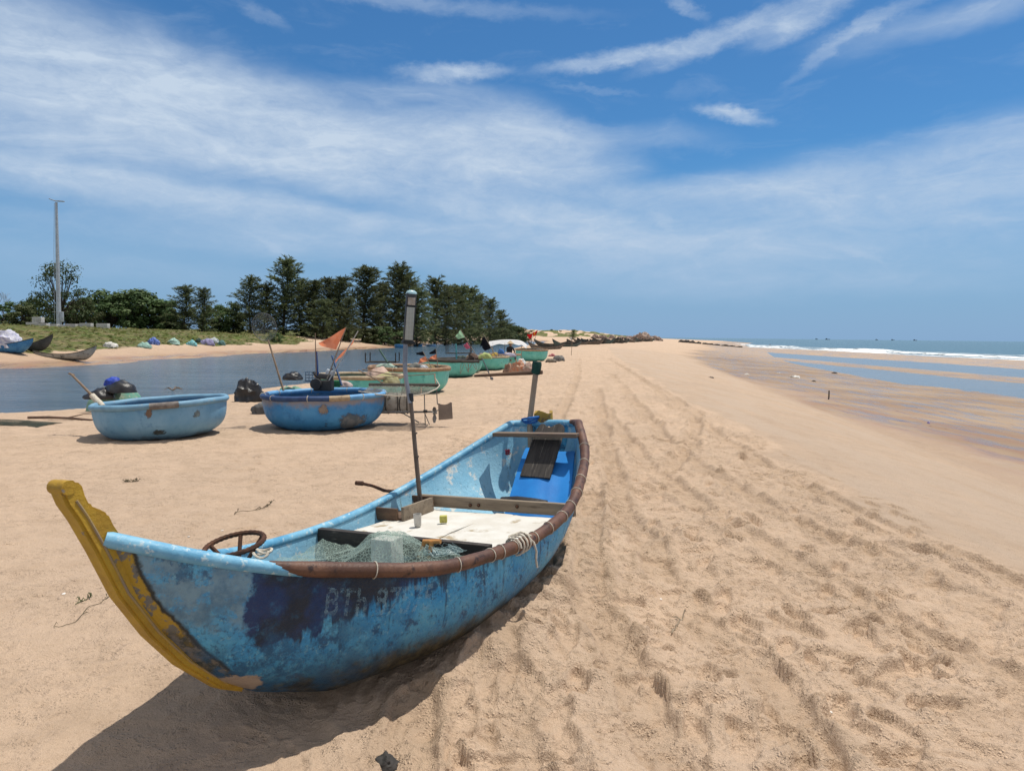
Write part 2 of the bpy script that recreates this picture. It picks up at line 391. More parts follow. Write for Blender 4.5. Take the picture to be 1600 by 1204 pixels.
skc=n.mix(n.math('MULTIPLY',hz,.88),skc,(.262,.42,.655))
cl=n.mix(a,skc,n.mix(hz,(.55,.66,.80),(.37,.52,.725)))
over=n.math('MAXIMUM',n.mr(eln,.62,1.0),n.math('MULTIPLY',n.mr(n.math('ABSOLUTE',azn),1.15,1.8),n.mr(eln,.0,.2)))  # added cloud overhead and behind the camera, out of view, for neutral fill
w3=n.noise(n.mapping(dr,(2.2,2.2,3.5)),1,6,.6,.5)
cl=n.mix(n.math('MULTIPLY',over,n.mr(w3,.34,.62,.25,.9)),cl,(.76,.72,.67))
bg=n.n('Background',{'Color':cl,'Strength':1.0})
n.t.links.new(bg.outputs[0],n.out.inputs[0])
# ------------------------------------------------------------------ ground
def make_sand():
    n=NT('beach_sand');v=n.obj()
    g=n.n('Attribute',attribute_name='grass').outputs['Fac'];wt=n.n('Attribute',attribute_name='wet').outputs['Fac']
    c=n.mix(n.mr(n.noise(v,.45,4,.6),.35,.65),(.575,.425,.305),(.515,.385,.28))
    c=n.mix(n.mr(n.noise(v,3.2,5,.65),.42,.72),c,(.47,.345,.245))
    c=n.mix(n.mr(n.noise(v,260,2,.6),.35,.75,0,.55),c,(.30,.205,.135))
    c=n.mix(n.mr(n.noise(v,330,2,.6),.60,.78,0,.6),c,(.72,.60,.47))
    c=n.mix(n.mr(n.noise(v,34,3,.6),.68,.76,0,.55),c,(.26,.185,.13))
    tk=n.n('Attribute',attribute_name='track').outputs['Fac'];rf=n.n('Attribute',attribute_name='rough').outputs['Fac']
    c=n.mix(n.math('MULTIPLY',n.mr(tk,.15,.8),.30),c,(.33,.235,.155))  # shade of the tyre ruts put into the sand colour
    fl=n.mapping(v,(.9,.16,1),(0,0,R(-9)));flat_=n.mr(rf,.18,.04)
    c=n.mix(n.math('MULTIPLY',flat_,n.mr(n.noise(fl,1.1,5,.6),.40,.62,0,.75)),c,(.50,.385,.29))
    # damp and wet sand with stranded dark lines
    s=n.mapping(v,(1.6,.32,1),(0,0,R(-9)));
    dl=n.noise(s,1.3,6,.72,.8)
    wc=n.mix(n.mr(n.noise(v,.16,5,.6),.35,.65),(.245,.155,.085),(.325,.225,.135))
    wc=n.mix(n.mr(dl,.60,.68),wc,(.115,.06,.042))
    x,y,_=n.n('SeparateXYZ',{0:v}).outputs
    red=n.math('MULTIPLY',n.mr(n.noise(s,.8,4),.4,.6),n.mr(x,12,22,1,0));wc=n.mix(n.math('MULTIPLY',red,.6),wc,(.235,.115,.072))
    far=n.mr(x,30,60,0,1);wc=n.mix(n.math('MULTIPLY',far,.8),wc,(.37,.265,.175))
    damp=n.mr(wt,.0,.45);wet=n.mr(wt,.25,.9)
    c=n.mix(n.math('MULTIPLY',damp,.35),c,(.36,.25,.17))
    c=n.mix(wet,c,wc)
    # grass bank
    gn=n.noise(v,.5,5,.65);gf=n.noise(v,3.5,4,.7)
    gc=n.mix(n.mr(gf,.35,.65),(.10,.125,.026),(.055,.085,.018))
    gc=n.mix(n.mr(gn,.42,.62),gc,(.175,.145,.07))
    gc=n.mix(n.mr(n.noise(v,.22,3,.6),.55,.72),gc,(.13,.105,.06))
    gm=n.mr(n.math('ADD',g,n.math('MULTIPLY',n.math('SUBTRACT',n.noise(v,.7,5,.7),.55),.9)),.25,.6)
    c=n.mix(gm,c,gc)
    rg=n.math('SUBTRACT',.93,n.math('MULTIPLY',wet,n.mr(n.noise(s,.7,5,.7),.42,.60,.12,.70)))
    h=n.math('ADD',n.noise(v,240,3,.7),n.math('MULTIPLY',n.noise(v,38,5,.65),2.6))
    cr_=n.n('TexVoronoi',{'Vector':n.mapping(v,(1,1,1)),'Scale':55.,'Randomness':1.0}).outputs[0]
    h=n.math('ADD',h,n.math('MULTIPLY',n.mr(cr_,.08,.42,1,0),n.mr(n.noise(v,6,3,.6),.45,.62,0,2.2)))
    h=n.math('ADD',h,n.math('MULTIPLY',n.noise(v,12,4,.6),3.0))
    pit=n.math('ADD',n.math('MULTIPLY',n.mr(n.noise(v,17,4,.75),.575,.66),-7.0),n.math('MULTIPLY',n.mr(n.noise(n.mapping(v,(1,1,1),loc=(7,3,1)),42,3,.7),.57,.68),-3.2))
    pat=n.mr(n.noise(v,1.5,4,.65),.40,.60,.10,1.05)
    h=n.math('ADD',h,n.math('MULTIPLY',pit,n.math('MULTIPLY',pat,n.mr(rf,.03,.6,.06,1.0))))
    c=n.mix(n.math('MULTIPLY',n.math('MULTIPLY',pit,-.085),n.math('MULTIPLY',pat,n.mr(rf,.03,.6,.0,.9))),c,(.36,.26,.18))  # shade inside the bump pits painted as darker sand
    c=n.mix(1.0,c,n.mix(n.mr(rf,.0,.5),(1,1,1),(1.17,1.17,1.17)),'MULTIPLY')
    bs=n.math('SUBTRACT',.62,n.math('MULTIPLY',wet,.55))
    b=n.n('Bump',{'Height':h,'Strength':bs,'Distance':.022}).outputs[0]
    n.pbr(c,rg,b,n.mr(wet,0,1,.18,.6,False));return n.m
SAND=make_sand()
def fan(dens=1.0):
    r=np.concatenate([np.geomspace(1.5,4.2,60,endpoint=False),np.geomspace(4.2,15,int(860*dens),endpoint=False),np.geomspace(15,60,260,endpoint=False),np.geomspace(60,700,330,endpoint=False),np.geomspace(700,9000,30)])
    t=np.concatenate([np.linspace(-2.6,-.92,60,endpoint=False),np.linspace(-.92,.92,int(860*dens),endpoint=False),np.linspace(.92,2.6,60)])
    rr,tt=np.meshgrid(r,t,indexing='ij')
    X=rr*tt;Y=rr-3.0
    x=X.ravel();y=Y.ravel()
    z,g,w,b=terrain(x,y,True)
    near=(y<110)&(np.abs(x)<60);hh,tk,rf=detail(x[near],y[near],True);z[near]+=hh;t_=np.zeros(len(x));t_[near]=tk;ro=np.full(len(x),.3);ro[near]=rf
    z=np.where(y>1500,np.minimum(z,-3),z)
    nu,nv=rr.shape
    i=np.arange(nu-1)[:,None]*nv+np.arange(nv-1)[None,:];i=i.ravel()
    F=np.stack([i,i+1,i+nv+1,i+nv],1)
    me=bpy.data.meshes.new('beach_sand')
    me.vertices.add(len(x));me.vertices.foreach_set('co',np.stack([x,y,z],1).ravel())
    me.loops.add(F.size);me.loops.foreach_set('vertex_index',F.ravel().astype(np.int32))
    me.polygons.add(len(F));me.polygons.foreach_set('loop_start',np.arange(0,F.size,4,dtype=np.int32))
    me.update(calc_edges=True);me.polygons.foreach_set('use_smooth',np.ones(len(F),bool))
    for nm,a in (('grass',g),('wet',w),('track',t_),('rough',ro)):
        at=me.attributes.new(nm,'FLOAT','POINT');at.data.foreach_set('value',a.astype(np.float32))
    me.materials.append(SAND)
    o=bpy.data.objects.new('beach_sand',me);COL.objects.link(o);return o
tag(fan(),'pale tan beach sand with footprints and tyre tracks, grassy across the lagoon','beach',kind='structure')
def water(name,col,rough,s1,st,deep=None,sea=False,sp=.5):
    n=NT(name);v=n.obj()
    c=n.mix(n.mr(n.noise(n.mapping(v,(.12,.9,1)),1.2,5,.7),.38,.62),col,deep or col)
    h=n.math('ADD',n.noise(n.mapping(v,(.7,1.9,1)),s1,5,.62,.3),n.math('MULTIPLY',n.noise(n.mapping(v,(1,2.2,1)),s1*4.3,4,.6),.35));h=n.math('ADD',h,n.math('MULTIPLY',n.noise(n.mapping(v,(.05,.22,1)),1,4,.6),1.6))
    if sea:
        h=n.math('ADD',h,n.math('MULTIPLY',n.noise(n.mapping(v,(1,.25,1)),.12,3,.5),3))
    b=n.n('Bump',{'Height':h,'Strength':st,'Distance':.25}).outputs[0]
    n.pbr(c,rough,b,sp,IOR=1.33 if sp>=.5 else 1.2);return n.m
def sheet(name,pts,z,m):
    me=bpy.data.meshes.new(name);me.from_pydata([(a,b,z) for a,b in pts],[],[tuple(range(len(pts)))]);me.materials.append(m)
    o=bpy.data.objects.new(name,me);COL.objects.link(o);return o
LG=np.vstack([NEAR+np.array([6,-3]),(FAR+np.array([-6,6]))[::-1]])
tag(sheet('lagoon_water',[(-170,-3),(-60,4),(-30,10),(-14,15),(-6,26),(-3,44),(0,66),(3,95),(6,143),(11,200),(20,290),(26,360),(0,362),(-18,302),(-28,160),(-34,126),(-39,92),(-40,73),(-41,62),(-52,54),(-170,50)],-1.0,water('lagoon_water',(.085,.135,.185),.14,1.3,.34,(.045,.085,.125),sp=.36)),'rippled blue lagoon behind the boats','lagoon',kind='structure')
tag(sheet('tidal_water',[(14,0),(99,0),(99,420),(40,420),(20,200)],-2.0,water('tidal_water',(.20,.20,.19),.12,1.2,.12,(.16,.165,.16),sp=.5)),'shallow tidal pools left on the wet sand','tidal pool',kind='structure')
tag(sheet('sea_water',[(100,-300),(40000,-300),(40000,40000),(7000,40000),(150,700),(100,480)],-2.2,water('sea_water',(.085,.155,.165),.22,.55,.8,(.07,.135,.155),True)),'grey green sea reaching the horizon','sea',kind='structure')
def surf():
    n=NT('surf_foam');v=n.obj()
    f=n.noise(n.mapping(v,(.8,.12,1)),1.0,6,.7,.5)
    d=n.n('BsdfDiffuse',{'Color':(.80,.83,.84,1)}).outputs[0];t=n.n('BsdfTransparent').outputs[0]
    o=n.n('MixShader',{0:n.mr(f,.36,.52),1:t,2:d});n.t.links.new(o.outputs[0],n.out.inputs[0])
    b=MB()
    for k,(xo,h,wd,ph) in enumerate(((107.5,.10,3.2,0),(110.5,.30,1.6,1),(117,.45,1.8,2),(126,.42,1.6,3.4),(140,.4,1.6,5))):
        ys=np.geomspace(60,560,150)
        P=[];
        on=vn(ys*.022+k*7,ys*0+k,200+k)
        for i,y in enumerate(ys):
            x=xo+2.2*math.sin(y*.021+ph)+3*(float(vn(np.array([y*.05]),np.array([k*3.]),210)[0])-.5)
            amp=h*float(np.clip((on[i]-(.30 if k<2 else .50))*5,0,1))
            P+= [(x-wd,y,-2.2+.012),(x-wd*.3,y,-2.2+.02+amp*.9),(x+wd*.2,y,-2.2+.02+amp),(x+wd,y,-2.23)]
        b.grid(P,len(ys),4)
    return b.build('surf_foam',n.m)
tag(surf(),'broken white surf lines along the sea edge','surf',kind='structure')
# ------------------------------------------------------------------ the big blue boat
BAZ,BHEEL,BL=R(27.5),R(-3.43),3.701
BO=np.array([-1.41,2.458,0.])
_ax=np.array([math.sin(BAZ),math.cos(BAZ),0]);_rt=np.array([math.cos(BAZ),-math.sin(BAZ),0]);_up=np.array([0,0,1.])
_c,_s=math.cos(BHEEL),math.sin(BHEEL)
BMX=np.stack([_rt*_c-_up*_s,_ax,_rt*_s+_up*_c],1)
BM=Matrix([list(BMX[i])+[BO[i]] for i in range(3)]+[[0,0,0,1]])
def bW(p): return tuple(BMX@np.array(p)+BO)
def blz(px,py,z):
    d=BMX.T@ray(px,py);o=BMX.T@(np.array([0,0,EYE])-BO);t=(z-o[2])/d[2];return o+d*t
def blu(px,py,u):
    d=BMX.T@ray(px,py);o=BMX.T@(np.array([0,0,EYE])-BO);t=(u-o[1])/d[1];return o+d*t
TN=np.array([0,.08,.2,.35,.5,.65,.8,.92,1.])
HW=np.array([0.03,0.215,0.392,0.616,0.7,0.718,0.624,0.479,0.314]);HZ=np.array([0.916,0.778,0.617,0.501,0.465,0.495,0.624,0.782,0.927])
def herm(t,vals):
    m=np.gradient(vals,TN);i=np.clip(np.searchsorted(TN,t)-1,0,len(TN)-2);h=TN[i+1]-TN[i];s=(t-TN[i])/h
    return (2*s**3-3*s**2+1)*vals[i]+(s**3-2*s**2+s)*h*m[i]+(-2*s**3+3*s**2)*vals[i+1]+(s**3-s**2)*h*m[i+1]
ST=.13
def gw(u):
    u=np.asarray(u,float);t=np.clip(u/BL,0,1);w=herm(t,HW)
    e=np.clip((u-BL)/ST,0,1);return w*np.sqrt(np.maximum(0,1-e*e))
def gzh(u): return herm(np.clip(np.asarray(u,float)/BL,0,1),HZ)
KU=[-.001,.049,.102,.185,.314,.443,.62,.9,1.3,3.0,3.35,3.55,3.7,3.832];KZ=[.898,.768,.633,.506,.342,.208,.087,-.024,-.041,.058,.109,.165,.314,.66]
def kz(u): return np.interp(u,KU,KZ)
def hn(u): return np.interp(u,[0,.3,.9,1.6,3.2,3.83],[1.5,1.90,2.65,3.17,1.45,2.19])
def hullpt(u,th,side,inset=0.,drop=0.):
    w=max(float(gw(u))-inset,.004);zt=float(gzh(u));k=float(kz(u))+drop;k=min(k,zt-.004);n_=float(hn(u))
    return (side*w*math.sin(th)**(2/n_) if th>0 else 0.,u,zt-(zt-k)*(math.cos(th)**(2/n_) if th<math.pi/2-1e-9 else 0.))
def hull_at(u,z,off=.002):
    zt=float(gzh(u));k=float(kz(u));n_=float(hn(u));q=np.clip((zt-z)/(zt-k),0,1)
    return (float(gw(u))*(1-q**n_)**(1/n_)+off,u,z)
PATCH=(.075,.50,.195)
def hull_paint():
    n=NT('main_hull_paint');v=n.obj();x,y,z=n.n('SeparateXYZ',{0:v}).outputs
    c=n.mix(n.mr(n.noise(v,4.2,6,.65),.36,.66),(.028,.285,.58),(.11,.44,.66))
    c=n.mix(n.mr(n.noise(v,9,6,.7),.53,.635,0,.85),c,(.009,.055,.14))
    st=n.mapping(v,(10,10,1.0));c=n.mix(n.mr(n.noise(st,1.7,5,.7),.555,.66,0,.75),c,(.010,.04,.085))
    # rough fibre speckle
    c=n.mix(n.mr(n.noise(v,55,4,.7),.54,.63,0,.62),c,(.015,.07,.15))
    c=n.mix(n.mr(n.noise(n.mapping(v,(1,1,1),loc=(9,3,5)),48,4,.72),.56,.65,0,.75),c,(.20,.46,.58))
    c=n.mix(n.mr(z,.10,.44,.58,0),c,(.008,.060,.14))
    wob=n.math('MULTIPLY',n.math('SUBTRACT',n.noise(v,5,6,.68),.5),.42)
    yy=n.math('ADD',y,wob);zz=n.math('ADD',z,wob)
    # pale greyed patch at the bow
    g=n.math('MULTIPLY',n.mr(yy,.50,.40),n.mr(zz,.42,.56));
    c=n.mix(n.math('MULTIPLY',g,n.mr(n.noise(v,7,6,.75),.43,.53,.2,.95)),c,n.mix(n.mr(n.noise(v,8,5,.7),.35,.65),(.19,.31,.38),(.075,.165,.25)))
    # navy repaint below the rail, running down
    run=n.math('MULTIPLY',n.math('SUBTRACT',n.noise(n.mapping(v,(26,26,.6)),1,3,.6),.5),.30)
    zb=n.math('ADD',z,n.math('ADD',n.math('MULTIPLY',wob,.55),run))
    lim=n.n('FloatCurve') if False else None
    # lower limit rises towards the stern
    lo=n.mr(y,.40,1.30,.35,.455,False)
    nv=n.math('MULTIPLY',n.mr(n.math('SUBTRACT',zb,lo),-.022,.03),n.math('MULTIPLY',n.mr(yy,.41,.46),n.mr(n.math('ADD',y,n.math('MULTIPLY',wob,1.6)),1.6,1.0)))
    c=n.mix(n.math('MULTIPLY',nv,n.mr(n.noise(v,11,4,.7),.25,.5,.7,.98)),c,n.mix(n.mr(n.noise(v,6,4),.4,.62),(.007,.012,.026),(.006,.028,.11)))
    # dark band right under the rail further aft
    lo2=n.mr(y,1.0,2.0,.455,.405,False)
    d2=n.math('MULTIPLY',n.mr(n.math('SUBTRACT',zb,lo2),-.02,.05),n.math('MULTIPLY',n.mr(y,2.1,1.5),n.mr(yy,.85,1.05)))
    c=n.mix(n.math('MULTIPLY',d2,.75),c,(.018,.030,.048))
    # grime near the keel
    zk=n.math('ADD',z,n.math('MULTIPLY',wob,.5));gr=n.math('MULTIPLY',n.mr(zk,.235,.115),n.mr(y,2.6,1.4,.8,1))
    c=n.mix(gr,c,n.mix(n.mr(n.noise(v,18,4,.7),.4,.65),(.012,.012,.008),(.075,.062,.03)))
    # yellow stem paint carried onto the planks, with a dirty seam
    uin=n.math('ADD',n.math('MULTIPLY',n.math('MULTIPLY',z,z),.5757),n.math('ADD',n.math('MULTIPLY',z,-1.2759),.6831))
    ds=n.math('ADD',n.math('SUBTRACT',y,uin),n.math('MULTIPLY',wob,.16))
    c=n.mix(n.mr(ds,.066,.052),c,(.02,.024,.022))
    yl=n.mix(n.mr(n.noise(v,13,5,.7),.50,.56),(.40,.25,.02),(.15,.145,.13))
    lowc=n.mix(n.mr(n.noise(v,20,5,.7),.42,.6),(.19,.155,.11),(.03,.035,.02))
    c=n.mix(n.mr(ds,.050,.042),c,n.mix(n.mr(zz,.44,.50),lowc,yl))
    c=n.mix(n.math('MULTIPLY',n.mr(yy,1.25,.55),n.mr(zz,.52,.30)),c,n.mix(n.mr(n.noise(v,10,6,.7),.35,.65),(.010,.085,.20),(.035,.20,.38)),'MIX') if False else n.mix(n.math('MULTIPLY',n.math('MULTIPLY',n.mr(yy,1.25,.55),n.mr(zz,.50,.30)),n.mr(n.noise(v,8,6,.75),.42,.55,.15,.9)),c,(.010,.085,.19))
    # bare fibre patch where the stem foot has worn through
    d=n.n('VectorMath',{0:n.n('VectorMath',{0:v,1:PATCH},operation='SUBTRACT').outputs[0]},operation='LENGTH').outputs['Value']
    d=n.math('ADD',d,n.math('MULTIPLY',n.math('SUBTRACT',n.noise(v,16,5,.7),.5),.12))
    c=n.mix(n.mr(d,.096,.078),c,n.mix(n.noise(v,30,4),(.42,.34,.27),(.24,.18,.14)))
    h=n.math('ADD',n.noise(v,75,5,.65),n.math('MULTIPLY',n.noise(v,13,5,.6),1.6))
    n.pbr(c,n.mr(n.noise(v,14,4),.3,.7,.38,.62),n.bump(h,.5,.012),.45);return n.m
def in_paint():
    n=NT('hull_inside_paint');v=n.obj()
    c=n.mix(n.mr(n.noise(v,4,6,.65),.35,.65),(.30,.56,.72),(.22,.48,.66))
    c=n.mix(n.mr(n.noise(v,6.5,6,.72),.54,.62),c,(.70,.71,.67))
    c=n.mix(n.mr(n.noise(n.mapping(v,(8,8,1.2)),1.5,5,.7),.60,.75,0,.8),c,(.12,.12,.09))
    c=n.mix(n.mr(n.noise(v,38,4,.7),.58,.70,0,.6),c,(.06,.17,.27))
    n.pbr(c,.6,n.bump(n.noise(v,45,5,.65),.4,.01),.35);return n.m
PIPE_BLUE=M('rail_blue_paint',(.20,.44,.60),(.08,.29,.48),7,.5,.3,60,c3=(.42,.55,.60),s3=30,t3=(.56,.66))
PIPE_BROWN=M('rail_brown_pipe',(.085,.040,.026),(.15,.073,.044),6,.5,.4,50,c3=(.035,.02,.018),s3=15,t3=(.55,.7),stretch=(1,1,1))
YEL=M('stem_yellow_paint',(.46,.285,.025),(.36,.21,.02),9,.6,.5,50,c3=(.20,.165,.13),s3=13,t3=(.64,.67),stretch=(1,1,1))
WOOD_D=M('dark_wet_wood',(.045,.036,.030),(.022,.018,.016),9,.75,.5,40,c3=(.12,.10,.08),s3=40,stretch=(.25,2,2))
WOOD_G=M('grey_weathered_wood',(.27,.215,.155),(.19,.15,.11),7,.85,.6,45,c3=(.10,.075,.055),s3=16,stretch=(.25,2.5,2.5))
WOOD_B=M('brown_wood',(.16,.095,.055),(.10,.06,.04),8,.8,.5,40,c3=(.05,.035,.025),s3=22,stretch=(.3,2,2))
BOARD=M('white_foam_board',(.64,.625,.58),(.56,.53,.47),5,.8,.3,30,c3=(.34,.27,.17),s3=6,t3=(.56,.70))
ROPE_W=M('white_rope',(.62,.57,.47),(.45,.40,.33),40,.9,.5,150)
RUST=M('rusty_iron',(.085,.035,.018),(.045,.022,.014),14,.85,.7,90,c3=(.17,.07,.03),s3=40)
boat=empty('fishing_boat');boat.matrix_world=BM
tag(boat,'big weathered blue wooden fishing boat with a yellow stem post, nearest on the sand','fishing boat')
def build_hull():
    us=np.concatenate([np.linspace(-.001,.5,26),np.linspace(.55,3.4,50),np.linspace(3.45,3.70,10),BL+ST*np.sin(np.linspace(.15,1,9)*math.pi/2)*.9995])
    nt=17;b=MB()
    th=[ (math.pi/2)*(k/(nt-1)) for k in range(nt)]
    P=[];Pi=[]
    for u in us:
        row=[hullpt(u,t,-1) for t in th[::-1]]+[hullpt(u,t,1) for t in th[1:]]
        P+=row
        ui=min(max(u,.03),BL+ST-.035)
        rowi=[hullpt(ui,t,-1,.026,.03) for t in th[::-1]]+[hullpt(ui,t,1,.026,.03) for t in th[1:]]
        Pi+=rowi
    m=2*nt-1
    b.grid(P,len(us),m,mi=0);b.grid(Pi,len(us),m,mi=1)
    N=len(us)*m
    fs=[]
    for i in range(len(us)-1):
        for e in (0,m-1):
            a,c2=i*m+e,(i+1)*m+e; fs.append((a,c2,N+c2,N+a))
    b.f+=fs;b.mi+=[1]*len(fs)
    o=b.build('hull',[hull_paint(),in_paint()],boat,auto=50)
    return o
hull=build_hull()
tag(hull,'blue hull with a navy patch by the bow and dark grime below')
def rail(u0,u1,side,r,lift=0.0,n=80,out=0.0):
    us=np.linspace(u0,u1,n);return [(side*(float(gw(u))+out-.006),u,float(gzh(u))+lift) for u in us]
# left rail, round the stern, blue; right rail blue at the bow then brown pipe
lu=[(-(float(gw(u))-.006),u,float(gzh(u))) for u in np.linspace(.02,BL,90)]
stern=[(float(gw(BL))*math.sin(a),BL+ST*math.cos(a),float(gzh(BL))+.004) for a in np.linspace(-math.pi/2,math.pi/2,14)[1:-1]]
b=MB();b.tube(lu+stern,.029,10);b.build('left_rail',PIPE_BLUE,boat).name='rail'
b=MB();pr=rail(.0,.62,1,.03,n=24);b.tube(pr,[.030*(1-.15*i/23) for i in range(24)],12);b.build('rail',PIPE_BLUE,boat)
us=np.linspace(.40,BL+.02,110);pts=[];rad=[]
for i,u in enumerate(us):
    q=min(1,(u-.40)/.30);pts.append((float(gw(u))+.004*q-.012*(1-q),u,float(gzh(u))+.012*q+.012*(1-q)+.004*math.sin(u*9)));rad.append((.010+.0245*q**.7)*(1+.035*math.sin(u*23)+.03*math.sin(u*11+1)))
pts+= [(float(gw(BL))*math.cos(a),BL+ST*math.sin(a),float(gzh(BL))+.012) for a in (.25,.5,.8)];rad+=[.035,.032,.026]
b=MB();b.tube(pts,rad,12);pipe=b.build('brown_rail',PIPE_BROWN,boat)
tag(pipe,'brown plastic pipe lashed along the right rail')
for u in (.905,1.33,1.60,1.665,1.80,2.02,2.2,2.42,2.6,2.78,2.97,3.2,3.42):
    i=int(np.argmin(np.abs(us-u)));c=Vector(pts[i]);t=(Vector(pts[i+1])-Vector(pts[i-1])).normalized();rr=rad[i]*1.07
    a=t.cross(Vector((0,0,1))).normalized();bb=a.cross(t).normalized();sk=rng.uniform(-.3,.3)
    b=MB();b.tube([c+a*math.cos(q)*rr+bb*math.sin(q)*rr+t*math.cos(q)*rr*sk for q in np.linspace(0,2*math.pi,16,endpoint=False)],.0028,5,closed=True)
    b.build('rope_tie',ROPE_W,pipe)
# stem post
out=[(-.150,1.13),(-.128,1.062),(-.094,1.0),(-.040,.879),(.035,.692),(.145,.507),(.270,.344),(.44,.179),(.56,.115)]
inn=[(.55,.16),(.455,.222),(.330,.352),(.205,.510),(.128,.640),(.082,.772),(.050,.872),(.050,.925),(.030,.962),(.015,1.004),(-.012,1.024),(-.048,1.046),(-.062,1.082),(-.070,1.118),(-.088,1.140),(-.118,1.147)]
def prism(pts,hw,bev=.012,taper=None):
    bm=bmesh.new();vs=[]
    L_=[bm.verts.new((-(hw if taper is None else taper(p)),p[0],p[1])) for p in pts];Rr=[bm.verts.new(((hw if taper is None else taper(p)),p[0],p[1])) for p in pts]
    bm.faces.new(L_);bm.faces.new(Rr[::-1])
    n_=len(pts)
    for i in range(n_): bm.faces.new((L_[i],L_[(i+1)%n_],Rr[(i+1)%n_],Rr[i])[::-1])
    bmesh.ops.recalc_face_normals(bm,faces=bm.faces[:])
    if bev: bmesh.ops.bevel(bm,geom=[e for e in bm.edges if len(e.link_faces)==2 and e.calc_face_angle(0)>.5],offset=bev,segments=2,affect='EDGES',clamp_overlap=True)
    bm.verts.index_update();v=[q.co[:] for q in bm.verts];f=[[q.index for q in k.verts] for k in bm.faces];bm.free();return v,f
b=MB();v_,f_=prism(out+inn,.039,.010);b.add(v_,f_)
stemo=b.build('stem_post',YEL,boat,auto=30)
tag(stemo,'yellow painted stem post with a scrolled head, paint worn off')
# scroll roll across the head
b=MB();b.tube([(-.043,-.122,1.122),(.043,-.122,1.122)],.025,14);b.build('scroll',YEL,stemo)
for sd in (-1,1):
    b=MB();b.tube([(sd*.038,p[0]+.030,p[1]+.012) for p in out[1:-1]],[.0055]*7,6);b.build('edge_moulding',M('worn_grey_yellow',(.26,.20,.13),(.38,.25,.05),7,.7,.4,60),stemo)
# thwarts, panels, floor
def plank(name,c,size,mat,parent=boat,rot=None,bev=.006):
    b=MB();b.box((0,0,0),size,bev=bev);o=b.build(name,mat,parent,auto=40);o.location=c
    if rot:o.rotation_euler=rot
    return o
b=MB()
P=[];UU=np.linspace(.55,3.5,40)
for u in UU:
    zf=max(.13,float(kz(u))+.05);zt=float(gzh(u));k=float(kz(u))+.03;q=np.clip((zt-zf)/(zt-k),0,1);n_=float(hn(u));wv=max((float(gw(u))-.026)*(1-q**n_)**(1/n_)-.004,.005)
    P+=[(wv*s,u,zf) for s in np.linspace(-1,1,9)]
b.grid(P,40,9);b.build('floor',WOOD_D,boat)
t1=plank('thwart',(-.09,1.80,.437),(1.30,.050,.082),WOOD_D)
tag(t1,'dark front thwart plank')
b=MB();b.box((-.42,1.835,.28),(.52,.02,.22),bev=.004);b.box((.28,1.84,.30),(.50,.02,.14),bev=.004);b.box((-.1,1.83,.38),(1.22,.018,.05),bev=.004);b.build('bulkhead',M('sooty_boards',(.075,.07,.065),(.03,.03,.03),8,.85,.5,40,c3=(.22,.2,.17),s3=14,stretch=(.3,1,3)),boat)
t2=plank('thwart',(-.02,2.83,.452),(1.30,.042,.084),WOOD_G)
tag(t2,'grey bolted middle thwart plank')
for px,py in ((735,789),(748,789),(808,791),(676,785)):
    p=blu(px,py,2.806);b=MB();b.tube([(0,.0,0),(0,-.007,0)],[.013,.012],10);b.tube([(0,-.006,0),(0,-.016,0)],[.007,.006],8);o=b.build('bolt',RUST,t2);o.location=Vector(p)-t2.location
t3=plank('thwart',(.035,3.50,.872),(.73,.10,.032),M('stern_seat_wood',(.20,.145,.10),(.13,.09,.065),7,.8,.5,45,c3=(.05,.05,.08),s3=18,stretch=(.25,2,2)))
tag(t3,'brown stern seat plank')
def panel(x0,x1,x0b,x1b,u0,u1,z,seed):
    b=MB();P=[];nu,nv=16,14
    for dz in (0,-.018):
        for i in range(nu):
            for j in range(nv):
                s=i/(nu-1);t=j/(nv-1);x=(x0*(1-t)+x0b*t)*(1-s)+(x1*(1-t)+x1b*t)*s;u=u0+(u1-u0)*t
                ed=.012*(vn(np.array([u*9+x*7]),np.array([seed]),5)[0]-.5)*(1 if i in(0,nu-1) or j in(0,nv-1) else 0)
                P.append((x+ed,u+ed,z+dz+.02*(float(fbm(np.array([x*3]),np.array([u*3]),seed,3)[0])-.5)))
    b.grid(P[:nu*nv],nu,nv);b.grid(P[nu*nv:],nu,nv)
    N=nu*nv;fs=[]
    per=[i*nv for i in range(nu)]+[(nu-1)*nv+j for j in range(1,nv)]+[i*nv+nv-1 for i in range(nu-2,-1,-1)]+[j for j in range(nv-2,0,-1)]
    for k in range(len(per)):
        a,c=per[k],per[(k+1)%len(per)];fs.append((a,c,N+c,N+a))
    b.f+=fs;b.mi+=[0]*len(fs)
    return b.build('deck_panel',BOARD,boat,auto=40)
panel(-.655,.02,-.575,.045,1.86,2.79,.395,3);panel(.026,.60,.052,.585,1.86,2.785,.399,8)
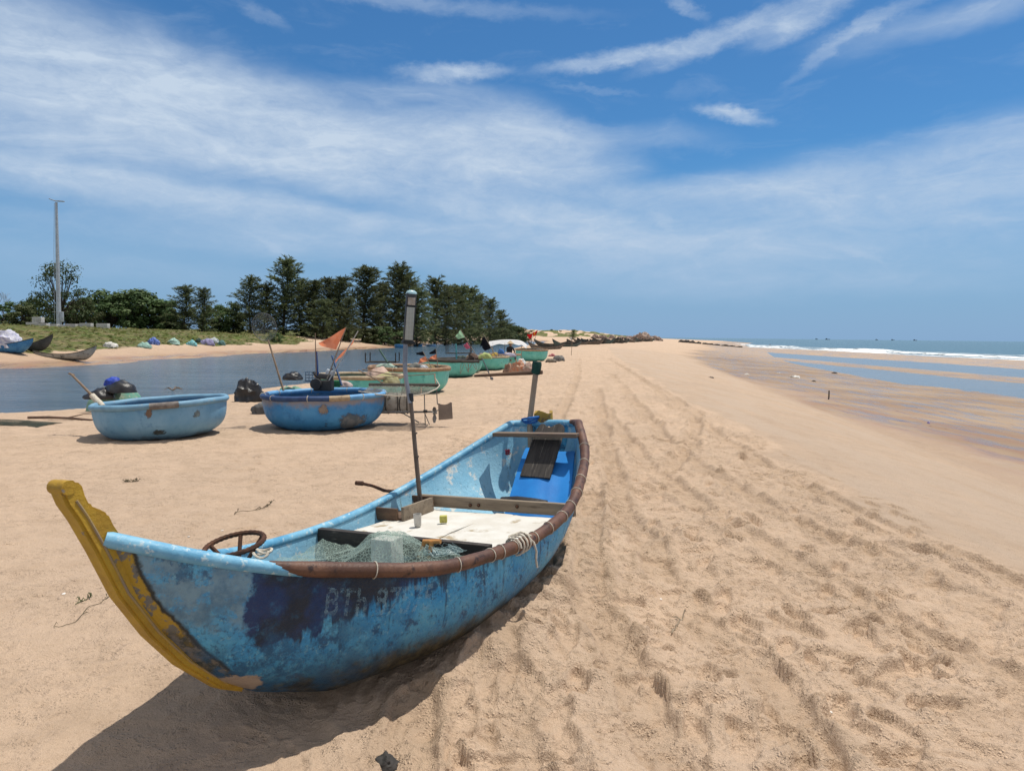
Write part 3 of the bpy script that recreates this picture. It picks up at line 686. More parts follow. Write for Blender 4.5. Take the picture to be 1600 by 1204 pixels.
# registration letters, brushed on and nearly worn away
def lettering():
    n=NT('faded_letter_paint');v=n.obj()
    d=n.n('BsdfDiffuse',{'Color':(.36,.58,.68,1)}).outputs[0];t=n.n('BsdfTransparent').outputs[0]
    o=n.n('MixShader',{0:n.math('MULTIPLY',n.mr(n.noise(v,34,5,.75),.40,.62),.34),1:t,2:d});n.t.links.new(o.outputs[0],n.out.inputs[0])
    cu=bpy.data.curves.new('registration','FONT');cu.body='BTh 87575';cu.size=1;cu.resolution_u=3;cu.shear=.18;cu.offset=.018
    to=bpy.data.objects.new('tmp_text',cu);COL.objects.link(to)
    dg=bpy.context.evaluated_depsgraph_get();me=bpy.data.meshes.new_from_object(to.evaluated_get(dg))
    bpy.data.objects.remove(to);bm=bmesh.new();bm.from_mesh(me)
    bmesh.ops.triangulate(bm,faces=bm.faces[:]);
    for _ in range(2): bmesh.ops.subdivide_edges(bm,edges=[e for e in bm.edges if e.calc_length()>.18],cuts=1);bmesh.ops.triangulate(bm,faces=bm.faces[:])
    xs=[q.co.x for q in bm.verts];W_=max(xs)-min(xs);x0=min(xs)
    b=MB();bm.verts.index_update();V=[]
    for q in bm.verts:
        s=(q.co.x-x0)/W_;u=.70+.50*s;zt=float(gzh(u));zc=zt-.185+.125*q.co.y/.72
        V.append(hull_at(u,zc,.003))
    b.add(V,[[q.index for q in f.verts] for f in bm.faces]);bm.free()
    return b.build('registration_letters',n.m,hull,auto=0)
lettering()
def bput(o,base):
    o.matrix_world=BM@Matrix.Translation(base);return o
def btop(name,loc,label,cat,group=None):
    e=empty(name);bput(e,loc);tag(e,label,cat,group);return e
# --- things lying in or lashed to the boat
b=MB();P=[];nu=72
NETM=M_net('pale_green_net',(.42,.52,.46),.30,60,(.33,.43,.39))
pk=np.array([.075,1.47])
for i in range(nu):
    for j in range(nu):
        u=.70+1.06*i/(nu-1);s=-1+2*j/(nu-1);x=s*(float(gw(u))-.05)*.97
        dx=max(0,abs(x-.09)-.075);du=max(0,abs(u-1.50)-.06);d=math.hypot(dx,du);an=math.atan2(u-1.5,x-.09)
        base=.385+.05*(float(fbm(np.array([x*3.]),np.array([u*3.]),4,3)[0])-.5)*2
        h=base+(.572-base)*math.exp(-(d/.15)**1.05)
        fold=math.exp(-((d-.10)/.12)**2);h+=fold*(.016*math.sin(an*9+3*float(vn(np.array([an*2]),np.array([d*5]),5)[0])))
        h+=.055*(float(ridged(np.array([x*4.5+u*3.]),np.array([u*4.-x*2]),6,3)[0])-.5)*min(1,d/.12)+.008*(float(fbm(np.array([x*22.]),np.array([u*22.]),9,2)[0])-.5)
        h=max(h,float(kz(u))+.12) if u<.9 else h
        P.append((x,u-1.25,h-.36))
b.grid(P,nu,nu);o=b.build('fishing_net',NETM);bput(o,(0,1.25,.36))
tag(o,'pale green fishing net heaped in the bow of the big blue boat','fishing net')
b=MB();b.box((0,0,.09),(.14,.11,.18),bev=.012);o=b.build('foam_box',M('white_foam',(.66,.66,.62),(.55,.54,.5),8,.8,.3,60,c3=(.3,.22,.12),s3=9,t3=(.6,.7)));bput(o,(.09,1.50,.375));tag(o,'white foam box under the peak of the pale green net','box')
e=btop('line_winder',(.30,1.62,.43),'small orange wooden line winder beside the pale green net','winder')
OR=M('orange_wood',(.55,.27,.08),(.42,.19,.06),8,.6,.2,40)
b=MB();b.tube([(-.055,0,.085),(.05,.01,.092)],.013,8);b.build('handle',OR,e);b=MB();b.tube([(.0,0,.09),(-.01,-.02,.0)],[.014,.010],8);b.tube([(-.05,.0,.08),(-.075,-.02,.0)],[.012,.009],8);b.build('spindle',OR,e)
b=MB();pts2=[]
for i in range(260):
    a=i*.41;q=rng.random();pts2.append((math.cos(a)*(.05+.07*q),math.sin(a*1.03)*(.04+.05*q)-.0,.015+.055*rng.random()*(1-q)+.01))
b.tube(pts2,.0012,3);o=b.build('nylon_line',M('nylon_line',(.42,.52,.52),(.3,.42,.42),20,.4,0));bput(o,(.34,1.64,.43));tag(o,'tangled pale nylon fishing line round the orange winder','fishing line')
# box of boards by the left rail
e=btop('wooden_tray',(-.60,2.52,.395),'open tray of old boards by the left rail of the big blue boat','tray')
for c,s in (((.135,.05,.05),(.022,.36,.10)),((-.01,.235,.05),(.30,.02,.11)),((-.03,-.125,.045),(.24,.02,.085))):
    b=MB();b.box(c,s,bev=.003);b.build('side_board',WOOD_G if c[0]>.1 else WOOD_B,e)
b=MB();b.box((-.01,.05,.012),(.27,.33,.018),bev=.002);b.build('bottom',WOOD_B,e)
p=blz(653,822,.405);b=MB();pr_=[(.019,0),(.023,.01),(.027,.085),(.025,.085),(.021,.012),(0.001,.010)]
b.grid([(r*math.cos(2*math.pi*i/18),r*math.sin(2*math.pi*i/18),z) for i in range(18) for r,z in pr_],18,6,True);b.add([(.019*math.cos(2*math.pi*i/18),.019*math.sin(2*math.pi*i/18),0) for i in range(18)],[tuple(range(18))])
o=b.build('plastic_cup',M('frosted_plastic',(.52,.50,.46),(.42,.40,.36),20,.35,.1,60));bput(o,(p[0],p[1],.404));tag(o,'small greyish plastic cup standing on the white deck board','cup')
p=blz(693,815,.41);b=MB();b.box((0,0,.026),(.05,.038,.048),rot=(0,0,.5),bev=.006);o=b.build('sponge',M('yellow_sponge',(.52,.50,.13),(.40,.36,.10),30,.95,.6,90,c3=(.12,.10,.05),s3=12));bput(o,(p[0],p[1],.404));tag(o,'small yellow green block lying on the white deck board','sponge')
b=MB();b.tube([(-.01,-.24,.13),(-.02,-.1,.085),(0,.0,.035),(.02,.14,.0)],[.011,.011,.012,.013],8);b.tube([(-.03,-.27,.135),(-.01,-.22,.125)],[.015,.017],8);o=b.build('iron_bar',RUST)
q=blz(607,767,.56);o.matrix_world=Matrix.Translation(bW((q[0]-.02,q[1]-.03,.535)))@Matrix.Rotation(R(-28),4,'Z');tag(o,'rusty iron bar lying across the left rail of the big blue boat','bar')
# rebar ring
p=blz(367,853,.70);e=btop('rebar_ring',(p[0],p[1],.70),'rusty ring of ribbed iron with spokes lying at the bow of the big blue boat','iron ring')
e.rotation_euler.rotate_axis('X',R(10))
b=MB();K=72;b.tube([(.128*math.cos(2*math.pi*i/K),.128*math.sin(2*math.pi*i/K),.01) for i in range(K)],[.0105+.0022*(i%2) for i in range(K)],7,closed=True);b.build('ring',RUST,e)
for a in (1.1,2.2,3.4,5.2):
    b=MB();b.tube([(.125*math.cos(a),.125*math.sin(a),.005),(.03*math.cos(a+.3),.03*math.sin(a+.3),-.10)],[.010,.009],7);b.build('spoke',RUST,e)
p=blz(408,866,.69);b=MB();b.tube([(.035*math.cos(a),.035*math.sin(a)*.8,.008*math.sin(2*a)) for a in np.linspace(0,2*math.pi,20,endpoint=False)],.006,6,closed=True);b.tube([(.036*math.cos(a),.02+.03*math.sin(a)*.8,.012+.006*math.sin(2*a)) for a in np.linspace(0,2*math.pi,20,endpoint=False)],.006,6,closed=True)
o=b.build('rope_loop',ROPE_W);bput(o,(p[0],p[1],.69));tag(o,'small white rope loop beside the rusty ring','rope')
# rope hitched round the brown pipe
b=MB();i=int(np.argmin(np.abs(us-1.86)));c=Vector(pts[i]);hp=[]
for k in range(40):
    a=k*.52;hp.append((math.cos(a)*.052-.01,(k-18)*.0032,math.sin(a)*.050))
hp+= [(.055,.07,.0),(.066,.075,-.05),(.060,.078,-.10),(.064,.08,-.14)]
b.tube(hp,.0062,6);b.tube([(-.04,-.05,.03),(-.06,.0,.045),(-.02,.06,.055),(.03,.09,.03)],.006,6)
o=b.build('mooring_rope',ROPE_W);bput(o,tuple(c));tag(o,'white rope hitched round the brown pipe rail with its end hanging','rope')
# blue foam mat and things at the stern
b=MB();P=[];nu,nv=22,14
for i in range(nu):
    t=i/(nu-1)
    for j in range(nv):
        s=j/(nv-1);u=3.65-.50*t-.10*t*t+.03*math.sin(s*9)*t*.3;z=.735-.15*t-.26*t*t;xl=-.13+.10*t;xr=.30+.17*t
        P.append((xl+(xr-xl)*s,u+.02*math.sin(s*6+t*3)*t,z+.012*math.sin(s*5+1)-.30+.004*math.sin(s*30)*sst(.35,.75,t)*sst(.35,.6,s)))
b.grid(P,nu,nv);P2=[(a,c+.012,d_-.010) for a,c,d_ in P];b.grid(P2,nu,nv)
o=b.build('foam_mat',M('bright_blue_foam',(.012,.21,.60),(.010,.17,.52),5,.5,.12,50));bput(o,(0,0,.30));tag(o,'bright blue foam mat leaning in the stern of the big blue boat','mat')
def board_thing():
    pr=[(-.13,-.43),(.125,-.44),(.13,0),(.125,.03),(.11,.055),(.07,.075),(.045,.065),(.02,.045),(-.01,.035),(-.035,.047),(-.06,.068),(-.085,.070),(-.105,.045),(-.12,.0)]
    bm=bmesh.new();A=[bm.verts.new((x,0,z)) for x,z in pr];f=bm.faces.new(A)
    r=bmesh.ops.extrude_face_region(bm,geom=[f]);[setattr(q.co,'y',.022) for q in r['geom'] if isinstance(q,bmesh.types.BMVert)]
    bmesh.ops.recalc_face_normals(bm,faces=bm.faces[:]);bmesh.ops.bevel(bm,geom=bm.edges[:],offset=.004,segments=1,affect='EDGES')
    bm.verts.index_update();b=MB();b.add([q.co[:] for q in bm.verts],[[q.index for q in k.verts] for k in bm.faces]);bm.free()
    o=b.build('notched_board',M('old_dark_board',(.060,.052,.046),(.032,.028,.026),8,.85,.6,40,c3=(.15,.13,.11),s3=14,t3=(.55,.72),stretch=(3,1,.3)),auto=30)
    bput(o,(.105,3.60,.895));o.rotation_euler.rotate_axis('X',R(-42));tag(o,'old dark plank with a notched top leaning behind the stern seat','board')
board_thing()
b=MB();b.tube([(-.17,0,0),(-.05,.01,.004),(.1,0,.0),(.19,.01,-.003)],[.028,.034,.033,.024],10);o=b.build('rolled_tarp',M('black_tarp',(.018,.018,.02),(.03,.03,.032),9,.5,.4,40));bput(o,(.17,2.96,.455));tag(o,'black rolled tarp behind the bolted middle thwart','tarp')
p=blu(793,706,3.42);b=MB();pp=[]
for i in range(90): a=i*.9;pp.append((.022*math.cos(a)*rng.uniform(.5,1.2),.008*math.sin(a*1.7),.022*math.sin(a*1.1)*rng.uniform(.5,1.2)))
b.tube(pp,.0022,4);o=b.build('red_twine',M('red_twine',(.28,.03,.06),(.18,.02,.04),20,.8,0));bput(o,tuple(p));tag(o,'small tangle of red twine hanging left inside the stern','twine')
e=btop('rudder_post',(-.16,3.80,.62),'grey wooden post with a side bar at the stern of the big blue boat','post')
b=MB();b.tube([(0,0,0),(.0,0,.33),(.05,0,.6),(.09,0,.82)],[.025,.024,.023,.024],12);b.build('post',M('post_wood',(.36,.29,.22),(.27,.21,.16),9,.85,.5,45,c3=(.32,.16,.05),s3=7,stretch=(2,2,.4)),e)
b=MB();b.tube([(-.50,-.03,.722),(-.25,0,.728),(.03,0,.733),(.13,.01,.735)],[.012,.015,.018,.017],9);b.build('side_bar',WOOD_B,e)
b=MB();b.tube([(.072,0,.725),(.077,0,.74),(.082,0,.77),(.087,0,.80),(.090,0,.825)],[.036,.041,.039,.041,.036],12);b.build('green_wrap',M('dark_green_cloth',(.010,.065,.05),(.006,.04,.035),20,.9,.8,70),e)
b=MB()
for k in range(3): b.tube([((.045+.008*k)*math.cos(a)*1.25+.01,(.045+.008*k)*math.sin(a)+.0,.33+.012*k+.012*math.sin(a+k)) for a in np.linspace(0,2*math.pi,22,endpoint=False)],.009,7,closed=True)
b.build('blue_rope',M('blue_rope',(.03,.17,.50),(.02,.11,.36),30,.8,.4,120),e)
b=MB();K=22;A=np.linspace(R(120),R(400),K);P=[]
for a in A:
    ca,sa=math.cos(a),math.sin(a);hh=.085+.012*math.sin(a*3)
    P+=[(.082*ca,.06*sa,0),(.082*ca,.06*sa,hh),(.060*ca,.042*sa,hh),(.060*ca,.042*sa,0),(.082*ca,.06*sa,0)]
b.grid(P,K,5);b.add([P[0],P[1],P[2],P[3]],[(0,1,2,3)]);b.add([P[-5],P[-4],P[-3],P[-2]],[(0,1,2,3)])
o=b.build('rope_guide',M('yellow_worn_paint',(.40,.27,.05),(.30,.19,.04),9,.7,.4,50,c3=(.12,.08,.05),s3=12,t3=(.55,.65)));bput(o,(-.06,3.86,.935));tag(o,'yellow worn C shaped rope guide on the stern rail','rope guide')
# solar lamp on its pole
base=Vector(bW((-.545,2.70,.42)));e=empty('solar_lamp',base);tag(e,'solar lamp on a tall pole lashed inside the big blue boat','lamp')
Wd=lambda p:Vector(bW(p))-base
b=MB();b.tube([Wd((-.53,2.70,.42)),Wd((-.553,2.70,.80)),Wd((-.563,2.70,1.0)),Wd((-.577,2.70,1.24))],[.0175,.0165,.0155,.0145],9)
for zz in (.62,.80,.97): b.tube([Wd((-.542-.03*(zz-.6),2.70,zz-.006)),Wd((-.542-.03*(zz-.6),2.70,zz+.006))],.0195,9)
b.build('wooden_pole',M('pole_wood',(.15,.11,.085),(.10,.075,.06),9,.7,.4,50,c3=(.05,.035,.03),s3=14,stretch=(2,2,.3)),e)
b=MB();b.tube([Wd((-.575,2.69,1.19)),Wd((-.60,2.69,1.36)),Wd((-.605,2.69,1.46)),Wd((-.585,2.69,1.66))],.0165,10);b.build('metal_pipe',M('dull_steel',(.30,.30,.32),(.20,.20,.22),9,.38,.15,60,metal=.7),e)
b=MB();b.tube([Wd((-.577,2.70,1.20)),Wd((-.579,2.70,1.26))],.024,8);b.build('black_tape',M('black_tape',(.012,.012,.014),(.02,.02,.02),9,.5,.2),e)
A=Wd((-.573,2.70,1.63));T_=Wd((-.522,2.70,1.985));axv=(T_-A).normalized();vw=Vector((0,0,EYE))-(base+A);vw.z=0;vw=(vw-axv*vw.dot(axv)).normalized();sd=axv.cross(vw).normalized()
if sd.x<0: sd=-sd
sd=(sd*math.cos(.30)-vw*math.sin(.30)).normalized();vw=(sd.cross(axv)).normalized()
if vw.y>0: vw=-vw
RM=Matrix((sd,-vw,axv)).transposed()
def lb(c,s,bev): 
    q=MB();q.box(A+sd*c[0]+vw*c[1]+axv*c[2],s,rot=RM,bev=bev);return q
Lh=(T_-A).length
lb((0,0,Lh*.5),(.074,.040,Lh),.010).build('lamp_housing',M('dark_grey_plastic',(.05,.05,.05),(.035,.035,.035),8,.5,.1),e)
def led_mat():
    n=NT('led_panel');v=n.n('TexCoord').outputs['Generated'];x,y,z=n.n('SeparateXYZ',{0:v}).outputs
    fx=n.math('FRACT',n.math('MULTIPLY',x,7.));fz=n.math('FRACT',n.math('MULTIPLY',z,26.))
    d=n.math('ADD',n.math('POWER',n.math('SUBTRACT',fx,.5),2.),n.math('POWER',n.math('SUBTRACT',fz,.5),2.))
    c=n.mix(n.mr(d,.05,.09),(.20,.19,.15),(.40,.39,.34));n.pbr(c,.35);return n.m
lb((-.004,.0215,Lh*.385),(.058,.006,Lh*.66),.002).build('led_panel',led_mat(),e)
lb((-.002,.0215,Lh*.83),(.054,.006,Lh*.15),.002).build('sensor_window',M('stained_plastic',(.42,.36,.30),(.30,.22,.16),30,.4,0),e)
lb((0,.002,Lh*.735),(.080,.048,.012),.003).build('band',M('black_plastic',(.012,.012,.012),(.02,.02,.02),8,.5,0),e)
lb((.0,.001,.0),(.088,.05,.022),.004).build('bottom_bracket',M('black_plastic_b',(.012,.012,.012),(.02,.02,.02),8,.5,0),e)
q=MB();q.sphere((0,0,0),1,16,8);q.v=[tuple(A+sd*(v[0]*.042)+vw*(v[1]*.027)+axv*(Lh-.006+max(v[2],-.1)*.026)) for v in q.v];q.build('end_cap',M('pale_blue_cap',(.42,.62,.66),(.35,.52,.56),9,.3,0),e)
# dark rag in the foreground sand
g=gpx(605,1192);b=MB();b.sphere((0,0,0),1,26,16)
V=[]
for x,y,z in b.v:
    r=1+.55*(float(fbm(np.array([x*1.8+z]),np.array([y*1.8]),44,3)[0])-.5)+.45*(float(ridged(np.array([x*2.5+y]),np.array([z*2.5+y]),45,2)[0])-.5)
    V.append((x*r*.045,y*r*.055,max(z*r*.036,-.012)))
b.v=V;o=b.build('dark_rag',M('black_rubber',(.03,.028,.026),(.05,.045,.042),20,.8,.5,60));o.location=(g[0],g[1],gz(g[0],g[1])+.012);tag(o,'crumpled dark rag half buried in the foreground sand','rag')
# ------------------------------------------------------------------ basket boats
def P_(px,py,y): return Vector(at_y(px,py,y))
CREAM=M('cream_rim',(.42,.33,.22),(.33,.25,.16),8,.75,.5,40,c3=(.2,.14,.09),s3=12)
BAMB=M('bamboo_rim',(.33,.205,.115),(.22,.13,.075),7,.7,.5,40,c3=(.45,.33,.22),s3=10)
NAVY=M('navy_rim',(.022,.045,.13),(.03,.07,.17),9,.6,.3,50)
SKYB=M('pale_blue_rim',(.14,.36,.62),(.10,.27,.50),6,.55,.3,50,c3=(.3,.3,.3),s3=11,t3=(.6,.7))
DARKRIM=M('tarred_rim',(.030,.026,.022),(.055,.045,.035),8,.75,.5,50)
INBLUE=M('inside_blue',(.045,.15,.30),(.03,.10,.20),5,.7,.3,40,c3=(.12,.16,.18),s3=9)
INTEAL=M('inside_teal',(.06,.22,.21),(.04,.13,.13),5,.7,.3,40)
PA_L=M_paint('pale_blue_hull',(.135,.315,.49),(.20,.38,.54),(.08,.22,.39),(.13,.13,.12),rust=(.10,.10,.09),scale=2.0,gz1=.10)
PA_B=M_paint('mid_blue_hull',(.040,.225,.50),(.07,.29,.57),(.022,.14,.35),(.04,.07,.10),top=((.30,.235,.19),.44,.56,.80),scale=1.6,gz1=.10)
PA_T=M_paint('teal_hull',(.125,.50,.44),(.19,.58,.52),(.06,.33,.30),(.03,.10,.08),scale=1.8,gz1=.24,rust=(.06,.16,.15))
PA_D=M_paint('deep_blue_hull',(.03,.16,.36),(.07,.24,.44),(.015,.07,.17),(.03,.04,.05),scale=2,gz1=.16)
def catm(pts,n):
    out=[];m=len(pts)
    for i in range(m-1):
        p0,p1,p2,p3=[np.array(pts[max(0,min(m-1,k))],float) for k in (i-1,i,i+1,i+2)]
        for t in np.linspace(0,1,n,endpoint=False):
            out.append(.5*((2*p1)+(-p0+p2)*t+(2*p0-5*p1+4*p2-p3)*t*t+(-p0+3*p1-3*p2+p3)*t**3))
    out.append(np.array(pts[-1],float));return out
PROF=catm([(0.001,0),(.45,.0),(.60,.025),(.74,.10),(.86,.23),(.945,.42),(.985,.68),(1,1)],4)
def basket(label,px,y,Rr,h,paint,inner,rim,rimr=.045,rot=0,tilt=(0,0),group=None,seats=1,nseg=56,sink=.03,xy=None,ties=0):
    if xy is None:
        d=ray(px,600);x=d[0]/d[1]*y
    else: x,y=xy
    z=bz(x,y)-sink
    e=empty('basket_boat',(x,y,z),(tilt[0],tilt[1],rot));tag(e,label,'basket boat',group)
    wob=[1+.022*math.cos(2*(2*math.pi*i/nseg)+rot)+.010*math.cos(3*2*math.pi*i/nseg+1) for i in range(nseg)]
    P=[];Q=[]
    for i in range(nseg):
        a=2*math.pi*i/nseg
        for r,zz in PROF: P.append((Rr*r*wob[i]*math.cos(a),Rr*r*wob[i]*math.sin(a),h*zz))
        for r,zz in PROF: Q.append((max(Rr*r*wob[i]-.03,.001)*math.cos(a),max(Rr*r*wob[i]-.03,.001)*math.sin(a),h*zz*.93+h*.07-(0 if zz>.5 else .0)))
    b=MB();m=len(PROF);b.grid(P,nseg,m,True,0);b.grid(Q,nseg,m,True,1);b.build('hull',[paint,inner],e,auto=60)
    rims=rim if isinstance(rim,list) else [(rim,-180,180)]
    for mt,a0,a1 in rims:
        full=(a1-a0)>=359
        K=nseg if full else max(4,int(nseg*(a1-a0)/360)+1)
        aa=[R(a0)+(R(a1)-R(a0))*k/(K if full else K-1) for k in range(K)]
        pts=[]
        for a in aa:
            w=1+.022*math.cos(2*a+rot)+.010*math.cos(3*a+1)
            pts.append(((Rr*w-.008)*math.cos(a),(Rr*w-.008)*math.sin(a),h+.004*math.sin(7*a)))
        b=MB();b.tube(pts,[rimr*(1+.05*math.sin(5*a)) for a in aa],9,closed=full);ro=b.build('rim',mt,e)
        if ties and not full or (ties and full):
            for k in range(2,K-2,max(1,int(K/ (ties if full else max(2,ties*(a1-a0)/360))))):
                a=aa[k];c=Vector(pts[k]);rad=Vector((math.cos(a),math.sin(a),0));b=MB()
                b.tube([c+rad*math.cos(q)*rimr*1.1+Vector((0,0,1))*math.sin(q)*rimr*1.1 for q in np.linspace(0,2*math.pi,12,endpoint=False)],.006,4,closed=True);b.build('rope_tie',ROPE_W,ro)
    for k in range(seats):
        yy=(-.25+.5*k)*Rr if seats>1 else .1*Rr
        w=math.sqrt(max(.05,1-(yy/Rr)**2))*Rr*1.9
        b=MB();b.box((0,yy,h*.62),(w,.16,.035),bev=.006);b.build('seat',WOOD_B,e)
    return e
def rim_z(e,h): return e.location.z+h
LB=basket('pale blue round basket boat with dark stained spots, empty, leftmost on the sand',254,11.65,.985,.58,PA_L,INBLUE,M('dull_blue_rim',(.17,.33,.46),(.13,.26,.38),6,.6,.3,50,c3=(.3,.3,.3),s3=11,t3=(.6,.7)),.05,.4,(R(-1.5),R(-3.2)),ties=0)
b=MB()
for q,s in (((.03,0),(.36,.017)),((-.16,.01),(.10,.022))):
    a=R(-88)+q[0];b.tube([(1.118*math.cos(a+t)*1.0,1.118*math.sin(a+t),.602) for t in np.linspace(-s[0]/2,s[0]/2,8)],.052,9)
rp=MB();rp.tube([(.993*math.cos(R(-84)+t),.993*math.sin(R(-84)+t),.581) for t in np.linspace(-.2,.2,12)],.0525,9);rp.build('rim_patch',M('bare_grey_patch',(.24,.22,.20),(.13,.11,.10),9,.8,.4,60),LB)
def smudge(parent,Rr,h,ang,zf,w,hh,mat):
    b=MB();P=[];n_=13
    for i in range(n_):
        for j in range(n_):
            s=i/(n_-1)*2-1;t=j/(n_-1)*2-1;k=math.sqrt(max(abs(s),abs(t))**2/(s*s+t*t)) if s or t else 1
            s*=k;t*=k
            wob=1+.35*(float(vn(np.array([s*2+ang*9]),np.array([t*2+ang]),9)[0])-.5)
            a=ang+s*w/Rr*wob;zz=zf*h+t*hh*wob
            r=float(np.interp(zz/h,[p[1] for p in PROF],[p[0] for p in PROF]))*Rr*(1+.022*math.cos(2*a+parent.rotation_euler.z)+.010*math.cos(3*a+1))+.003
            P.append((r*math.cos(a),r*math.sin(a),zz))
    me=bpy.data.meshes.new('stain');me.from_pydata([tuple(p) for p in P],[],[(i*n_+j,(i+1)*n_+j,(i+1)*n_+j+1,i*n_+j+1) for i in range(n_-1) for j in range(n_-1)])
    at=me.attributes.new('fade','FLOAT','POINT');at.data.foreach_set('value',np.array([1-max(abs(i/(n_-1)*2-1),abs(j/(n_-1)*2-1)) for i in range(n_) for j in range(n_)],np.float32))
    me.polygons.foreach_set('use_smooth',[True]*len(me.polygons));me.materials.append(mat);o=bpy.data.objects.new('stain',me);COL.objects.link(o);o.parent=parent;return o
def M_stain(name,a,b2,sc_=14):
    n=NT(name);v=n.obj();c=n.mix(n.mr(n.noise(v,sc_,4,.6),.35,.65),a,b2);f=n.n('Attribute',attribute_name='fade').outputs['Fac']
    al=n.mr(n.math('ADD',f,n.math('MULTIPLY',n.math('SUBTRACT',n.noise(v,sc_*1.3,6,.75),.5),1.5)),.22,.52)
    d=n.n('BsdfPrincipled',{'Base Color':c,'Roughness':.75}).outputs[0];t=n.n('BsdfTransparent').outputs[0]
    o=n.n('MixShader',{0:al,1:t,2:d});n.t.links.new(o.outputs[0],n.out.inputs[0]);return n.m
STAIN=M_stain('dark_stain',(.035,.045,.05),(.08,.10,.10),14)
smudge(LB,.985,.58,R(-90)-.01,.28,.15,.065,STAIN);smudge(LB,.985,.58,R(-90)+.60,.68,.08,.08,M_stain('grey_stain',(.18,.24,.26),(.10,.13,.14),14))
smudge(LB,.985,.58,R(-90)-.12,.82,.07,.09,M_stain('rust_stain',(.20,.13,.09),(.12,.08,.06),14))
BB=basket('mid blue round basket boat with navy rim, carrying an engine and two orange flags',508,12.95,1.06,.62,PA_B,INBLUE,[(NAVY,-182,-71),(CREAM,-71,-52),(SKYB,-52,178)],.048,0,(0,R(-1.2)),ties=9)
smudge(BB,1.07,.62,R(-90)+.23,.70,.12,.12,M_stain('bare_mud',(.20,.165,.14),(.26,.215,.18),16));smudge(BB,1.07,.62,R(-90)+.75,.30,.40,.24,M_stain('scraped_dark',(.07,.10,.13),(.14,.16,.18),10))
for dz,w in ((.30,.05),(.225,.035)): smudge(BB,1.07,.62,R(-90)+.27,dz,w,.012,STAIN)
T0=basket('teal basket boat with cream rim, half hidden behind the mid blue one',562,17.4,1.03,.74,PA_T,INTEAL,CREAM,.05,1)
T1=basket('large teal basket boat with brown bamboo rim and two orange black flags',640,21.6,1.21,.78,PA_T,INTEAL,BAMB,.06,2,(0,R(-.8)),ties=7)
T2=basket('teal basket boat with dark tarred rim, ropes hanging, green and pink flags',703,31,1.2,.74,PA_T,INTEAL,DARKRIM,.06,.5,(0,R(1)))
T2b=basket('teal basket boat mostly hidden, black oar leaning on it',718,34.6,1.12,.72,PA_T,INTEAL,DARKRIM,.05,1.5)
T3=basket('teal basket boat with pale cream rim beside the orange tarp heap',762,37.4,1.12,.74,PA_T,INTEAL,CREAM,.05,2.5)
T4=basket('teal basket boat in which the person in the conical hat sits',781,41.4,1.17,.74,PA_T,INTEAL,BAMB,.05,.9)
T5=basket('teal basket boat with red star flags, farthest of the teal row',830,51,1.17,.85,PA_T,INTEAL,BAMB,.05,1.9,(0,R(-2.5)))
# --- flags on poles
def cloth_tri(b,pts,nu=12,nv=7,amp=.03,seed=1):
    A,B,C,D=[Vector(p) for p in pts];P=[]
    nrm=(B-A).cross(D-A)
    nrm=nrm.normalized() if nrm.length>1e-6 else Vector((0,1,0))
    for i in range(nu):
        for j in range(nv):
            s=i/(nu-1);t=j/(nv-1);p=(A.lerp(B,s)).lerp(D.lerp(C,s),t)
            p=p+nrm*amp*math.sin(s*7+t*3+seed)*s
            P.append(p)
    b.grid(P,nu,nv)
FLAGPOLE=M('flag_pole',(.33,.27,.20),(.24,.19,.14),9,.7,.2,50)
def flag(label,y,top,bot,cloths,r=.012,group=None,cat='flag',mat=None,name='marker_flag'):
    b0=P_(bot[0],bot[1],y);e=empty(name,b0);tag(e,label,cat,group)
    t0=P_(top[0],top[1],y)-b0
    b=MB();b.tube([(0,0,0),t0*.5+Vector((0,.01,0)),t0],[r,r*.9,r*.7],7);b.build('pole',mat or FLAGPOLE,e)
    for k,(m,q,amp) in enumerate(cloths):
        b=MB();cloth_tri(b,[P_(a,c,y+dy)-b0 for a,c,dy in q],amp=amp,seed=k+y);b.build('cloth',m,e)
    return e
ORC=M_cloth('orange_flag_cloth',(.90,.33,.18),(.85,.27,.13),.5);BLC=M_cloth('black_flag_cloth',(.02,.022,.03),None,.1)
flag('larger orange pennant flying from its pole in the mid blue basket boat',13.2,(541,511),(511,592),[(ORC,[(541,511,0),(499,536,.05),(500,540,.10),(525,546,.0)],.04)])
flag('narrow orange pennant seen edge on in the mid blue basket boat',13.0,(559.5,517),(514,594),[(ORC,[(559.5,517,0),(545,545,.35),(522,566,.38),(536,555,.0)],.03)],mat=M('pale_pole',(.5,.48,.45),(.4,.38,.35),9,.6,.2,50))
flag('orange and black flag, left of the pair on the large teal boat',21.4,(661,549),(676,578),[(BLC,[(661,549,0),(649,551,.1),(650,554,.1),(664,555.5,0)],.05),(ORC,[(665,556,0),(655,561,.1),(654,568,.1),(669.5,564,0)],.05)],.013)
flag('orange and black flag, right of the pair on the large teal boat',21.6,(681,544.5),(684.5,576),[(BLC,[(681,544.5,0),(670,552,.1),(671,553.5,.1),(682,552.5,0)],.05),(ORC,[(682.3,553,0),(671,558,.1),(671,561,.1),(683.5,561.5,0)],.05)],.013)
GRC=M_cloth('pale_green_cloth',(.42,.66,.42),(.34,.55,.34),.4);PKC=M_cloth('pink_cloth',(.62,.16,.22),(.5,.12,.18),.4)
flag('pale green flag over a pink one on the dark rimmed teal boat',31.4,(719.5,514.8),(746,558),[(GRC,[(719.5,514.8,0),(713.5,523,.2),(714.5,529.5,.2),(727,527,0)],.10),(PKC,[(730,534.5,0),(726,538,.2),(727,545,.2),(736,544,0)],.08)],.016)
